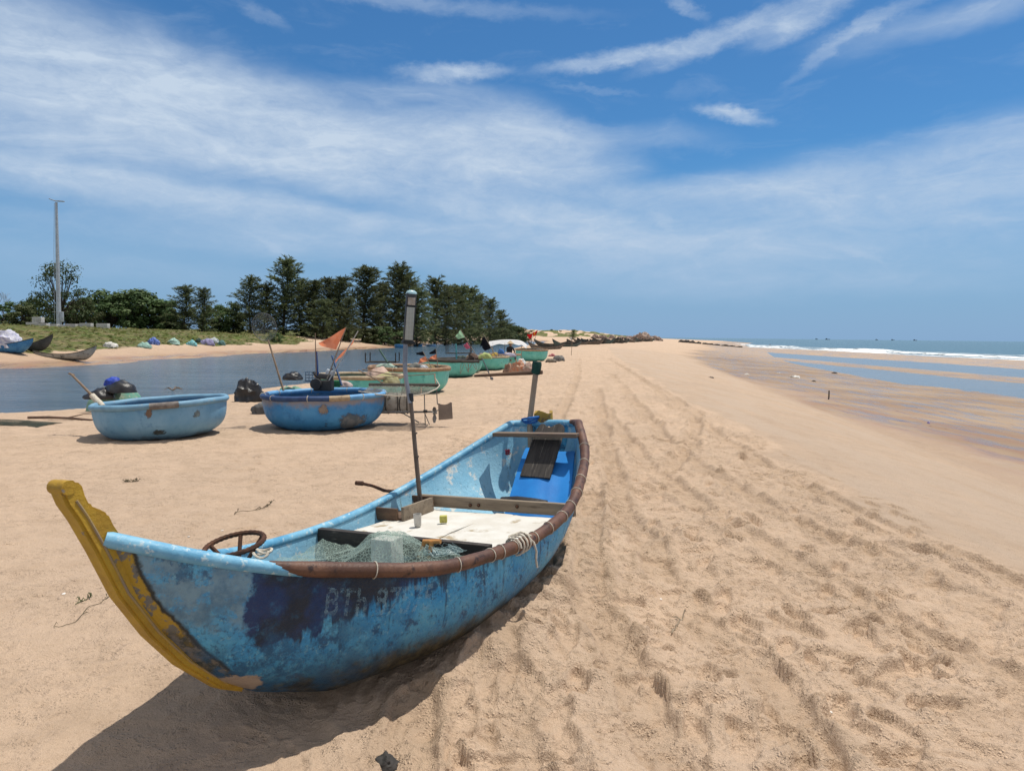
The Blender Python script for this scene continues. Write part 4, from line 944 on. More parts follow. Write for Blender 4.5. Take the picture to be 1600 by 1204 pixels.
flag('black flag hanging from a leaning pole behind the teal boats',36,(754.5,520.5),(776,558),[(BLC,[(757,524,0),(751.5,533,.2),(752.5,541,.3),(761.5,531,0)],.12),(BLC,[(761,530,0),(753,536,.2),(758,548,.2),(767,544,0)],.12)],.02)
RDC=M_cloth('red_flag_cloth',(.70,.025,.03),(.55,.015,.02),.3);YLC=M_cloth('yellow_star_cloth',(.85,.55,.04),None,.3)
f1=flag('red flag with a yellow star on the farthest teal boat',51,(840.2,515.8),(828.5,552),[(RDC,[(840.2,515.8,0),(833,519.5,.3),(833,527,.3),(837.5,523,0)],.05)],.02)
def star(c,r,y):
    V=[];
    for k in range(10):
        a=math.pi/2+k*math.pi/5;q=r if k%2==0 else r*.42;V.append((c[0]+q*math.cos(a)*.7,c[1]-q*math.sin(a)))
    return V
b=MB();V=[P_(a,c,50.9)-f1.location for a,c in star((835.3,521.3),2.3,51)];b.add([v for v in V]+[P_(835.3,521.3,50.9)-f1.location],[(i,(i+1)%10,10) for i in range(10)]);b.build('star',YLC,f1)
flag('plain red flag crumpled below the star flag on the farthest teal boat',51.1,(832,521),(828.9,549),[(RDC,[(832,521,0),(825,522.5,.3),(825.5,530,.3),(830.5,528,0)],.10)],.02)
# --- oars and poles
def oar(label,p0,p1,r0,r1,mat,blade=None,wrap=None,cat='oar',name='oar'):
    p0,p1=Vector(p0),Vector(p1);e=empty(name,p0);tag(e,label,cat);d=p1-p0
    b=MB();b.tube([(0,0,0),d*.5,d],[r0,(r0+r1)/2,r1],8);b.build('shaft',mat,e)
    if wrap:
        b=MB();b.tube([d*wrap[0],d*lerp_(wrap[0],wrap[1],.33),d*lerp_(wrap[0],wrap[1],.66),d*wrap[1]],[wrap[2]*.9,wrap[2]*1.1,wrap[2],wrap[2]*1.05],9);b.build('wrap',ROPE_W,e)
    if blade:
        n_=d.normalized();s=n_.cross(Vector((0,1,0))).normalized();b=MB();L=blade[0];w=blade[1]
        pr=[(-.012,0),(-w*.5,L*.3),(-w*.5,L*.9),(-w*.35,L),(w*.35,L),(w*.5,L*.9),(w*.5,L*.3),(.012,0)]
        A=[s*a+n_*(c-L)+d*0+d for a,c in pr];th=n_.cross(s)*.012
        b.add([q+th for q in A]+[q-th for q in A],[tuple(range(8)),tuple(range(15,7,-1))]+[(i,(i+1)%8,8+(i+1)%8,8+i) for i in range(8)]);b.build('blade',mat,e)
    return e
def lerp_(a,b,t): return a*(1-t)+b*t
OARW=M('oar_wood',(.26,.19,.13),(.18,.13,.09),8,.8,.4,50)
o=oar('wooden oar with a white wrapped grip sticking out of the pale blue boat',P_(160,634,11.5),P_(112,585,11.8),.024,.017,OARW,wrap=(-.02,.33,.045))
b=MB();v=(P_(112,585,11.8)-o.location);b.tube([v+Vector((-.045,0,.02)),v+Vector((.045,0,-.015))],.018,7);b.build('grip',OARW,o)
oar('black oar leaning from the hidden teal boat down to the sand',P_(753,559,33.2),Vector(gpx(769,594))+Vector((0,0,.0)),.025,.03,M('black_oar',(.03,.03,.035),(.05,.05,.05),9,.7,.2),blade=(.55,.13))
oar('dark green pole leaning out of the large teal boat',P_(613,578,21.3),P_(593,546,21.6),.03,.026,M('green_pole',(.035,.09,.07),(.05,.10,.08),9,.7,.2),cat='pole',name='pole')
oar('upright teal post in the dark rimmed teal boat',P_(713.5,572,31.2),P_(712.5,537,31.2),.035,.03,M('teal_post',(.10,.40,.42),(.07,.3,.32),9,.7,.2),cat='post',name='post')
oar('blue post standing in the mid blue basket boat',P_(497,600,13.5),P_(494.3,549,13.5),.022,.018,M('blue_post',(.02,.06,.22),(.03,.08,.25),9,.6,.2),cat='post',name='post')
oar('thin bamboo stick tied to the blue post',P_(494,585,13.45),P_(492.5,520,13.45),.011,.008,OARW,cat='stick',name='stick')
oar('dark blue bar leaning right of the engine',P_(534,602,13.4),P_(519,556,13.7),.02,.02,M('blue_bar',(.03,.08,.2),(.02,.05,.12),9,.6,.2),cat='bar',name='bar')
# --- scoop net
e=empty('scoop_net',P_(443,610,12.7));tag(e,'scoop net on a long pole standing in the mid blue basket boat','scoop net')
E0=e.location.copy();hc=P_(413,510.5,12.9)-E0;t=P_(419,531,12.85)-E0
b=MB();b.tube([(0,0,0),t*.5,t],[.020,.018,.015],8);b.build('pole',OARW,e)
b=MB();ux,uz=Vector((.205,.05,.0)),Vector((-.02,0,.248))
b.tube([hc+ux*math.cos(a)+uz*math.sin(a) for a in np.linspace(0,2*math.pi,36,endpoint=False)],.006,6,closed=True);b.build('hoop',M('steel_wire',(.16,.16,.15),(.1,.1,.1),9,.5,0,metal=.4),e)
b=MB();P=[]
for i in range(24):
    a=2*math.pi*i/24
    for j in range(9):
        q=1-j/8;P.append(hc+(ux*math.cos(a)+uz*math.sin(a))*q+Vector((.05,.34,-.04))*(1-q*q))
b.grid(P,24,9,True);b.build('netting',M_net('fine_grey_net',(.20,.22,.21),.16,26),e)
# --- engine, shaft and rudder of the mid blue boat
MET=M('grey_metal',(.20,.20,.20),(.12,.12,.12),9,.5,.2,60,metal=.5,c3=(.14,.08,.05),s3=14);BLK=M('black_engine',(.02,.02,.022),(.045,.043,.04),9,.55,.4,60)
c=P_(506,607,13.35);e=empty('boat_engine',c);tag(e,'black engine with a long propeller shaft on the mid blue basket boat','engine')
b=MB();b.box((0,0,.06),(.34,.26,.20),bev=.03);b.tube([(-.10,-.12,.10),(-.10,-.22,.10)],[.10,.10],14);b.tube([(.12,.02,.12),(.12,.02,.24)],[.06,.05],10);b.tube([(-.06,0,.15),(-.16,-.05,.27),(-.18,-.05,.32)],.02,7);b.build('engine_block',BLK,e)
b=MB();b.box((.02,.04,.23),(.26,.16,.10),rot=(0,.1,.1),bev=.03);b.build('fuel_tank',M('dark_tank',(.05,.05,.05),(.08,.075,.07),9,.5,.3),e)
p0,p1=P_(596,644,13.0)-c,P_(676,643,13.0)-c
b=MB();b.tube([p0+Vector((-.5,.15,.22)),p0,p1],[.02,.022,.018],8);b.tube([p0+(p1-p0)*.25,p0+(p1-p0)*.42+Vector((0,0,-.02)),P_(655,660,13)-c],.012,6);b.build('shaft',MET,e)
b=MB();hub=P_(679,645,13)-c
b.tube([hub+Vector((-.03,0,0)),hub+Vector((.05,0,0))],[.03,.012],10)
for k in range(3):
    a=k*2*math.pi/3+.35;dv=Vector((0,math.cos(a)*.35,math.sin(a)));sd_=Vector((.035,.05,0))
    b.add([hub+dv*.02-sd_*.4,hub+dv*.02+sd_*.4,hub+dv*.10+sd_*1.0,hub+dv*.185+sd_*.4,hub+dv*.18-sd_*.5,hub+dv*.10-sd_*1.0],[(0,1,2,3,4,5)])
b.build('propeller',MET,e)
b=MB();A=[P_(a,q,13.0)-c for a,q in ((684.5,629.5),(690,631.5),(695,632),(700,630.5),(704,628),(706,629),(707.5,654),(685.5,656))];th=Vector((0,.008,0))
b.add([q+th for q in A]+[q-th for q in A],[tuple(range(8)),tuple(range(15,7,-1))]+[(i,(i+1)%8,8+(i+1)%8,8+i) for i in range(8)]);b.build('rudder_plate',M('rudder_steel',(.22,.18,.15),(.17,.14,.12),5,.6,.2,50),e)
for (a,q),(a2,q2),rr in (((663,613),(664.5,664),.010),((682,606),(683.5,632),.010),((664,646),(671,663),.009),((685,640),(679,645),.010)):
    b=MB();b.tube([P_(a,q,12.95)-c,P_(a2,q2,12.95)-c],rr,6);b.build('rod',MET,e)
b=MB();q=P_(664.5,642.5,12.95)-c;b.box(q,(.07,.06,.055),bev=.01);b.build('clamp',BLK,e)
# foam roll
cc=P_(620,629.5,13.25);e=empty('foam_float',cc);tag(e,'white foam float roll tied with black cord beside the mid blue boat','float')
b=MB();b.tube([(-.27,.02,0),(-.24,.02,0),(-.1,.01,.006),(.1,0,-.004),(.26,-.01,0),(.28,-.01,0)],[.16,.185,.192,.19,.182,.15],20);b.build('roll',M('dirty_foam',(.46,.43,.38),(.33,.30,.26),7,.9,.8,30,c3=(.15,.12,.09),s3=11,t3=(.55,.68)),e)
for x,sl in ((-.15,.03),(.0,-.05),(.12,.04),(.20,-.02)):
    b=MB();b.tube([(x+sl*math.cos(a),.197*math.cos(a),.197*math.sin(a)) for a in np.linspace(0,2*math.pi,20,endpoint=False)],.009,5,closed=True);b.build('cord',BLK,e)
# net rack
c=P_(604,601,13.6);e=empty('net_rack',c);tag(e,'netting rack jutting out from the right side of the mid blue boat','net rack')
b=MB();a0,a1=P_(577,601,13.6)-c,P_(686,601.5,13.4)-c;b.tube([a0,(a0+a1)/2,a1],[.045,.04,.042],8,flat=.8);b.build('beam',DARKRIM,e)
fr=[P_(a,q,y)-c for a,q,y in ((560,611,12.5),(590,616,12.5),(620,618.5,12.5),(648,618,12.5),(668,614,12.6),(682,607.5,12.9),(687,602,13.3),(681,592,13.7))]
b=MB();b.tube(fr,.011,6);b.build('edge_rope',M('pale_rope',(.52,.47,.38),(.4,.36,.3),30,.8,.3,100),e)
bk=[a0.lerp(a1,t) for t in np.linspace(0,1,8)];P=[]
frs=[Vector(catm([tuple(q) for q in fr[:7]],6)[int(k)]) for k in np.linspace(0,36,20)]
for i in range(20):
    A=a0.lerp(a1,i/19)
    for j in range(7): P.append(A.lerp(frs[i],j/6)-Vector((0,0,.05*math.sin(math.pi*j/6))))
b=MB();b.grid(P,20,7);b.build('netting',M_net('rack_net',(.32,.31,.27),.50,26),e)
for (q0,q1,r_) in (((560,578,13.9),(606,602,13.6),.012),((566,577,13.9),(622,587,13.8),.012),((600,589,13.7),(681,584,13.7),.009),((679,584,13.7),(681,602,13.5),.013),((658,617,12.6),(658,603,13.5),.008)):
    b=MB();b.tube([P_(*q0)-c,P_(*q1)-c],r_,6);b.build('strut',OARW,e)
# --- heaps of nets, bags and tarps
def blob(nu=30,nv=14,seed=1,fold=.25,lump=.35,bag=False):
    P=[]
    for i in range(nu):
        for j in range(nv):
            a=2*math.pi*i/nu;t=math.pi*.52*j/(nv-1) if not bag else math.pi*.62*j/(nv-1)
            x,y,z=math.sin(t)*math.cos(a),math.sin(t)*math.sin(a),math.cos(t)
            r=1+lump*(float(fbm(np.array([x*1.6+z+seed]),np.array([y*1.6+seed*3]),seed,3)[0])-.5)*2*.5+fold*(float(ridged(np.array([x*2.6+y*.8+seed]),np.array([z*2.4+y]),seed+7,3)[0])-.55)
            P.append((x*r,y*r,max(z*r,-.03)))
    return P,nu,nv
def heap(label,px,py,wpx,hpx,mat,seed=1,name='net_pile',cat='net pile',y=None,deep=.75,fold=.25,lump=.45,group=None,z=None,parent=None):
    if y is None:
        g=gpx(px,py);y=g[1]
    k=y/FPX;rx=wpx/2*k/1.0;ry=rx*deep;hh=hpx*k
    d=ray(px,600);yy=y+(ry*.6 if z is None else 0);x=d[0]/d[1]*yy
    zz=(bz(x,yy)-.03) if z is None else z
    P,nu,nv=blob(seed=seed,fold=fold,lump=lump)
    b=MB();b.grid([(p[0]*rx*.95,p[1]*ry,p[2]*hh*.95) for p in P],nu,nv,True);o=b.build(name,mat);o.location=(x,yy,zz);tag(o,label,cat,group);return o
def hm(name,a,b2=None,c3=None,sc_=5): return M(name,a,b2 or [q*.6 for q in a],sc_,.9,.8,30,c3=c3,s3=11)
GNET=hm('green_net',(.10,.28,.22),(.20,.30,.22),(.38,.38,.30));BBAG=M('black_bag',(.018,.018,.02),(.03,.03,.033),6,.38,.8,22);
heap('green net heap with black bags on top behind the pale blue boat',180,653,90,46,GNET,33,y=16.6,lump=.22,fold=.12)
x=P_(158,618,16.9);o=heap('black bag on the left shoulder of the green net heap',156,0,44,16,BBAG,5,'black_bag','bag',y=16.2,z=P_(156,622,16.2).z)
o=heap('black bag on the crown of the green net heap',190,0,48,17,BBAG,6,'black_bag','bag',y=16.3,z=P_(190,612,16.3).z)
o=heap('bundled blue jacket with red trim on top of the black bags',178,0,27,13,M('blue_jacket',(.02,.06,.42),(.015,.04,.25),8,.6,.6,30,c3=(.45,.06,.08),s3=7,t3=(.62,.68)),7,'blue_jacket','jacket',y=16.5,z=P_(178,602,16.5).z)
heap('shiny black plastic bag lying left of the mid blue basket boat',391,628,48,33,BBAG,8,'plastic_bag','bag',fold=.75,lump=.7)
heap('grey tarp bundle just behind the black plastic bag',412,622,40,20,hm('grey_tarp',(.12,.12,.12),(.07,.07,.07)),9,'tarp_bundle','tarp',y=15.2)
heap('green net pile with a black cover behind the mid blue boat',456,612,52,28,GNET,10,y=18)
heap('black cover thrown over the green net pile behind the mid blue boat',457,0,32,13,BBAG,12,'black_cover','cover',y=18.0,z=P_(457,593,18).z)
heap('pink net heap piled in the cream rimmed teal boat',592,0,44,24,hm('pink_net',(.52,.38,.31),(.40,.27,.22)),13,y=17.4,z=P_(592,596,17.4).z)
heap('yellow green net heap in the cream rimmed teal boat, below the pink one',603,0,46,18,hm('yellow_net',(.36,.34,.16),(.24,.22,.13),(.48,.47,.25)),14,y=16.9,z=P_(603,600,16.9).z)
heap('pale net bundle beside the engine in the mid blue boat',540,0,24,10,hm('pale_net',(.50,.40,.38),(.35,.28,.26)),15,y=13.7,z=P_(540,604,13.7).z)
e=empty('jerry_can',P_(515,590,13.6));tag(e,'white plastic jerry can beside the engine','jerry can')
b=MB();b.box((0,0,.05),(.17,.10,.20),rot=(0,.35,.2),bev=.02);b.build('can',M('white_plastic',(.60,.64,.68),(.45,.48,.5),8,.4,.1),e)
b=MB();b.tube([(.02,0,.15),(.05,0,.19)],[.028,.028],8);b.build('cap',M('grey_cap',(.2,.2,.22),None,8,.5,0),e)
b=MB();b.box((0,0,.06),(.14,.11,.12),rot=(0,0,.3),bev=.01);o=b.build('green_box',M('green_plastic',(.03,.22,.08),(.02,.15,.06),8,.5,.1));o.location=P_(526,604,13.6);tag(o,'small green plastic box right of the engine','box')
e=empty('wire_crate',P_(488,596,14.0));tag(e,'dark blue wire crate left of the engine','crate')
WIRE=M('dark_blue_wire',(.03,.06,.12),(.04,.07,.12),9,.5,0);
for k in range(5):
    b=MB();b.tube([(-.13+.065*k,0,0),(-.13+.065*k,0,.19)],.006,5);b.build('wire',WIRE,e)
for k in range(4):
    b=MB();b.tube([(-.14,0,.02+.055*k),(.14,0,.02+.055*k)],.006,5);b.build('wire',WIRE,e)
b=MB();b.box((0,0,.005),(.28,.2,.012));b.build('tray',WIRE,e)
# clutter on the teal boats
def rack(label,y,x0,x1,ztop,zb,dep=.8,mat=DARKRIM):
    c=P_((x0+x1)/2,zb,y);e=empty('pipe_rack',c);tag(e,label,'rack')
    A,B=P_(x0,ztop,y)-c,P_(x1,ztop,y)-c;C,D=A+Vector((0,dep,0)),B+Vector((0,dep,0));h=-A.z
    for p,q in ((A,B),(C,D),(A,C),(B,D)):
        b=MB();b.tube([p,q],.018,6);b.build('rail',mat,e)
    for p in (A,B,C,D):
        b=MB();b.tube([p,p+Vector((0,0,-h))],.018,6);b.build('post',mat,e)
    b=MB();b.box((0,dep/2,A.z*.35),((B-A).length,dep,.02));b.build('tray',mat,e)
    return e
rack('dark pipe rack on the left of the large teal boat',21.2,571,618,566,581,.7)
heap('white and green net bundle on the rack of the large teal boat',602,0,40,12,hm('whitegreen_net',(.40,.48,.40),(.22,.30,.25)),16,y=21.4,z=P_(602,579,21.4).z)
heap('grey net bundle between the poles of the large teal boat',650,0,30,12,hm('grey_net',(.22,.22,.20),(.13,.13,.12)),21,y=21.8,z=P_(650,578,21.8).z)
heap('small white foam lump on the rim of the large teal boat',662,0,14,7,hm('white_lump',(.55,.56,.58),(.4,.4,.42)),22,'foam_lump','foam',y=21.2,z=P_(662,577,21.2).z)
rack('dark pipe rack on the dark rimmed teal boat',30.8,697,735,552,567,.9)
heap('red cloth bundle on the dark rimmed teal boat',689,0,14,7,hm('red_bundle',(.40,.05,.06),(.25,.03,.04)),23,'cloth_bundle','cloth',y=30.3,z=P_(689,569,30.3).z)
heap('brown tarp tent on the dark rimmed teal boat',737,0,24,14,hm('brown_tarp',(.13,.08,.06),(.05,.035,.03),(.3,.2,.13)),24,'tarp_bundle','tarp',y=31,z=P_(737,566,31).z,fold=.6)
heap('pale yellow green cloth beside the black flag',757,0,22,9,hm('lime_cloth',(.36,.42,.16),(.27,.32,.12)),25,'cloth_bundle','cloth',y=34,z=P_(757,560,34).z)
b=MB()
for k in range(4):
    pts_=[];x0=-.25+.16*k
    for i in range(16):
        t=i/15;pts_.append((x0+.18*math.sin(math.pi*t)*(1 if k%2 else -1)*.5+.12*t,-.02-.03*math.sin(math.pi*t),-.42*math.sin(math.pi*t)*(1-.15*k)))
    b.tube(pts_,.012,5)
o=b.build('hanging_rope',M('grey_rope',(.30,.28,.22),(.2,.19,.15),20,.9,.3));o.location=P_(730,568,29.7);tag(o,'grey rope loops hanging over the dark rim of the teal boat','rope')
heap('yellow bucket and clothes bundle in the cream rimmed teal boat ahead of the person',773,0,14,8,hm('yellow_bundle',(.52,.34,.05),(.10,.08,.07)),26,'clothes_bundle','clothes',y=38,z=P_(773,559,38).z)
heap('blue clothes bundle left of the person in the conical hat',782,0,12,11,hm('blue_bundle',(.06,.17,.42),(.04,.1,.26)),27,'clothes_bundle','clothes',y=40.6,z=P_(782,556.5,40.6).z)
heap('pale mauve tarp heap at the feet of the person in the conical hat',795,0,22,6,hm('mauve_tarp',(.34,.32,.40),(.25,.24,.3)),28,'tarp_bundle','tarp',y=40.3,z=P_(795,557,40.3).z)
heap('tan tarp heap with red lining, left of the orange one',797,584,22,18,hm('tan_tarp',(.33,.22,.15),(.20,.12,.09)),29,'tarp_heap','tarp',fold=.5)
heap('orange and rust tarp heap on the sand by the cream rimmed boat',810,584.5,26,21,hm('orange_tarp',(.50,.17,.08),(.42,.30,.22),(.6,.45,.36)),30,'tarp_heap','tarp',fold=.7)
heap('pinkish net heap right of the orange tarp heap',826,584.5,26,17,hm('pinkish_net',(.40,.27,.23),(.26,.19,.15),(.25,.28,.2)),31,fold=.5)
heap('white sack on top of the orange tarp heap',815,0,17,12,hm('white_sack',(.66,.66,.63),(.52,.52,.5)),32,'sack','sack',y=33.6,z=P_(815,572,33.6).z)
for lb,px,w,h,c,py,y in (('dark net mound in the hidden teal boat',722,24,10,(.06,.08,.07),565,34.2),('pale grey net mound in the cream rimmed teal boat',752,22,8,(.36,.35,.31),562,37.4),('brown net mound on the right of the cream rimmed teal boat',784,16,7,(.22,.16,.11),561,37.6),('dark net mound in the farthest teal boat',838,24,6,(.09,.09,.08),550,51),('ochre sack in the large teal boat',672,18,9,(.36,.27,.13),579,21.9),('black net mound left in the large teal boat',624,26,10,(.04,.045,.05),581,21.6)):
    heap(lb,px,0,w,h,hm('mound_%d'%px,c),px,y=y,z=P_(px,py,y).z,fold=.5)
for lb,b0,t0,y,r_ in (('thin bamboo pole leaning left out of the cream rimmed teal boat',(770,562),(761,541),37.5,.016),('thin grey pole standing in the teal boat near the person',(787,558),(789,536),41,.016),('dark pole leaning right out of the dark rimmed teal boat',(724,568),(737,546),31,.018),('thin pole with a bent tip in the large teal boat',(634,579),(630,556),21.8,.013)):
    oar(lb,P_(b0[0],b0[1],y),P_(t0[0],t0[1],y),r_,r_*.7,OARW,cat='pole',name='pole')
# crab baskets beside the last teal boat
def trap(label,px,py,w,h,mat,seed):
    g=gpx(px,py);r=w/2*g[1]/FPX;hh=h*g[1]/FPX;e=empty('fish_trap',(g[0],g[1],bz(g[0],g[1])-.02));tag(e,label,'fish trap')
    b=MB();b.grid([(r*math.cos(2*math.pi*i/20)*q,r*.8*math.sin(2*math.pi*i/20)*q,hh*zz) for i in range(20) for q,zz in ((.95,0),(1,.3),(.95,.7),(.6,1),(0.01,1.02))],20,5,True);b.build('mesh_cover',mat,e)
    for k in range(7):
        a=k*2*math.pi/7+seed;b=MB();b.tube([(r*1.02*math.cos(a),r*.82*math.sin(a),0),(r*1.03*math.cos(a),r*.83*math.sin(a),hh*.4),(r*.6*math.cos(a),r*.5*math.sin(a),hh*1.02)],.014,5);b.build('hoop',DARKRIM,e)
trap('grey netted fish trap, right one beside the farthest teal boat',873,565,18,10,hm('trap_net',(.22,.21,.20),(.13,.13,.12)),1);trap('brown netted fish trap, left one beside the farthest teal boat',861,567,17,7,hm('trap_net_b',(.20,.17,.13),(.12,.10,.08)),2)
heap('faded red bundle on top of the fish traps',862,0,11,4,hm('faded_red',(.42,.13,.14),(.3,.1,.1)),33,'cloth_bundle','cloth',y=49,z=P_(862,556.5,49).z)
# white canopy
c=Vector((P_(795,560,44.5).x,44.5,0));c.z=bz(c.x,44.5);e=empty('canopy',c);tag(e,'white tarpaulin canopy stretched over the teal boats','canopy')
P=[];top=[(764,533.2),(780,531),(795,530.3),(810,531.2),(818,534),(826,540.5)]
tp=catm(top,5)
for i,q in enumerate(tp):
    s=i/(len(tp)-1)
    for j in range(6):
        t=j/5;y=46.2-3.0*t;pz=q[1]+ (2.0*t+5.0*t*t)*(1 if s<.9 else .25)+1.1*math.sin(s*24)*t*t*.8
        P.append(P_(q[0]+1.5*t*(s-.3),pz,y)-c)
b=MB();b.grid(P,len(tp),6);b.build('sheet',M_cloth('white_tarp',(.78,.80,.82),(.70,.72,.75),.45,1.5),e)
for px,pyt,y in ((770,536,44),(800,533,45.8),(815,536,45.5)):
    t=P_(px,pyt,y);b=MB();b.tube([t-c,Vector((t.x,t.y,bz(t.x,t.y)-.1))-c],.022,6);b.build('pole',FLAGPOLE,e)
# ------------------------------------------------------------------ long boats
def make_sampan(name,L,beam,h,paint,inner,railm,bowup=.35,sternup=.2,sym=False):
    root=empty(name);N=30;nt=9
    def wd(t): return beam/2*max(.02,math.sin(math.pi*min(1,max(0,t)))**.62*(1 if sym else (1-.12*(t-.5))))
    def zt(t): return h*(.62)+bowup*max(0,1-t/.5)**2.2+sternup*max(0,(t-.5)/.5)**2.2
    def zk(t):
        return zt(t)*max(0,1-t/.22)**1.6*.86 if t<.22 else (zt(t)*max(0,(t-.8)/.2)**1.6*.80 if t>.8 else 0)
    def sec(t,ins,dr):
        w=max(.008,wd(t)-ins);a=zt(t);k=min(zk(t)+dr,a-.006);out=[]
        for i in range(-(nt-1),nt):
            th=abs(i)/(nt-1)*math.pi/2;s_=-1 if i<0 else 1
            out.append(((t-.5)*L,s_*w*math.sin(th)**.85,a-(a-k)*max(0,math.cos(th))**.85))
        return out
    T_=[.5-.5*math.cos(math.pi*i/(N-1)) for i in range(N)]
    b=MB();P=[p for t in T_ for p in sec(t,0,0)];Q=[p for t in T_ for p in sec(t,.025,.03)]
    b.grid(P,N,2*nt-1,mi=0);b.grid(Q,N,2*nt-1,mi=1);b.build('hull',[paint,inner],root,auto=60)
    for s_ in (-1,1):
        b=MB();b.tube([((t-.5)*L,s_*wd(t),zt(t)) for t in T_],.028,6);b.build('rail',railm,root)
    for t in (.3,.5,.7):
        b=MB();b.box(((t-.5)*L,0,zt(t)-.06),(.12,wd(t)*1.95,.03));b.build('thwart',WOOD_B,root)
    return root
TAR=M_paint('tarred_hull',(.045,.048,.045),(.085,.09,.085),(.02,.02,.02),(.03,.03,.025),scale=1.6,gz1=.1,rough=.75)
TARB=M_paint('weathered_brown_hull',(.12,.10,.085),(.19,.165,.14),(.04,.035,.03),(.04,.035,.03),scale=1.6,gz1=.1,rough=.8)
TARG=M_paint('slate_green_hull',(.05,.085,.085),(.09,.13,.125),(.02,.03,.03),(.03,.03,.03),scale=1.6,gz1=.1,rough=.75)
GREYH=M_paint('grey_peeling_hull',(.30,.29,.25),(.42,.40,.35),(.05,.05,.05),(.04,.04,.035),rust=(.04,.04,.04),scale=1.2,gz1=.12,rough=.75)
INDK=M('dark_inside',(.05,.05,.045),(.03,.03,.03),6,.85,.3)
protos=[make_sampan('long_boat',5.2,1.25,.72,m,INDK,DARKRIM,.75,.5) for m in (TARB,TAR,TARG)]
def place_sampan(root,px,py,yaw,sc_=1,label=None,group=None,tilt=0,first=False,z=None):
    g=gpx(px,py);o=root if first else copy_tree(root)
    o.location=(g[0],g[1],bz(g[0],g[1])-.05);o.rotation_euler=(tilt,0,yaw);o.scale=(sc_,)*3
    tag(o,label,'long boat',group);return o
GR='dark long boats drawn up along the sand spit'
place_sampan(protos[0],853,546,R(8),1.0,'brown weathered long boat with upturned bow, nearest of the boats on the spit',GR,.05,True)
place_sampan(protos[1],861,541.5,R(-12),1.15,'black tarred long boat with its bow raised, right behind the nearest brown long boat',GR,-.05,True)
place_sampan(protos[2],885,541.5,R(30),1.1,'slate green long boat with dark rail, third along the spit',GR,.1,True)
k=0
for i in range(24):
    t=i/23;px=897+(1013-897)*t**.92;py=539.3-6.3*t**.75+rng.uniform(-.35,.35)
    c=protos[(i*2+1)%3];o=copy_tree(c);g=gpx(px,py)
    o.location=(g[0],g[1],bz(g[0],g[1])-.05);o.rotation_euler=(rng.uniform(-.12,.12),0,R(rng.uniform(-35,60))+(math.pi if rng.random()<.35 else 0));s_=rng.uniform(.95,1.2);o.scale=(s_,)*3
    tag(o,'one of the small dark long boats in the far row along the spit','long boat',GR)
# heaps among the far row
for i,(px,py,w,h,c) in enumerate(((902,533.5,7,4,(.30,.28,.24)),(915,532.5,9,4,(.22,.22,.2)),(934,531.6,8,4,(.4,.34,.28)),(948,531,10,5,(.42,.30,.24)),(966,530.4,10,5,(.36,.28,.22)),(981,530,9,5,(.40,.30,.25)),(994,529.6,9,4,(.38,.29,.24)))):
    heap(('pale','grey','tan','salmon','brown','rosy','buff')[i]+' net heap among the far dark long boats, '+('first','second','third','fourth','fifth','sixth','last')[i]+' from the left',px,py+1.5,w,h,hm('far_net_%s'%('abcdefg'[i]),c,None,(.5,.45,.4)),50+i,y=None,deep=.6)
# left bank boats
gd=make_sampan('dugout_boat',5.4,1.1,.66,GREYH,INDK,DARKRIM,.3,.75)
g=gpx(100,561.5);gd.location=(g[0],g[1],bz(g[0],g[1])-.06);gd.rotation_euler=(R(-7),0,R(-6));tag(gd,'grey peeling dugout boat with a dark raised bow on the far bank','long boat')
bb=make_sampan('cargo_boat',6.2,1.5,1.0,PA_D,INDK,DARKRIM,.3,.6);g=gpx(-2,552);bb.location=(g[0]-1.0,g[1]+1,bz(g[0],g[1])-.06);bb.rotation_euler=(R(-4),0,R(-4));tag(bb,'blue long boat loaded with white sacks at the left edge of the far bank','long boat')
heap('white and lilac sack pile loaded in the blue long boat on the far bank',12,0,50,26,hm('white_lilac',(.60,.60,.64),(.38,.38,.52),(.75,.75,.75)),61,'sack_pile','sacks',y=g[1]+1.2,z=bz(g[0],g[1])+.42,fold=.5)
dk=make_sampan('dark_boat',5.4,1.2,.9,TAR,INDK,DARKRIM,.2,.85);g=gpx(28,549);dk.location=(g[0]-.6,g[1]+1.0,bz(g[0],g[1])-.02);dk.rotation_euler=(R(5),0,R(5));tag(dk,'black boat with a raised pointed bow behind the blue long boat','long boat')
# far bank baskets
fb=basket('dark blue basket boat on the far beach, left of the lamp pole',623,128,1.05,.78,PA_D,INBLUE,SKYB,.04,0,xy=(0,0),nseg=28)
GB='blue basket boats on the far beach'
def put_fb(root,px,py,sc_,label,tilt=0):
    g=gpx(px,py);root.location=(g[0],g[1]+1,bz(g[0],g[1]+1)-.03);root.rotation_euler=(tilt,tilt*.5,px*.7);root.scale=(sc_,)*3;tag(root,label,'basket boat',GB)
put_fb(fb,623,545.5,1.0,'dark blue basket boat on the far beach, just left of the lamp pole',.12)
fb2=basket('x',0,1,1.05,.70,PA_B,INBLUE,SKYB,.04,0,xy=(0,0),nseg=28);fb3=basket('x',0,1,1.05,.62,M_paint('faded_pink_hull',(.48,.33,.27),(.55,.42,.36),(.3,.2,.17),(.2,.15,.12)),INDK,CREAM,.04,0,xy=(0,0),nseg=28)
put_fb(fb2,652,542,1.0,'blue basket boat on the far beach, just right of the lamp pole')
put_fb(fb3,656,533.8,1.0,'faded pink boat on the upper far beach, above the blue basket boats')
for px,py,sc_,pr,lb in ((673,543,1.05,fb2,'blue basket boat on the far beach, between the lamp pole and the teal post'),(676,534.8,1.0,fb,'dark blue basket boat high on the far beach, left one of a touching pair'),(690,534.4,1.05,fb2,'blue basket boat high on the far beach, right one of a touching pair'),(698,538.5,.95,fb3,'faded pink basket boat on the far beach, left of the crowd of boats')):
    put_fb(copy_tree(pr),px,py,sc_,lb)
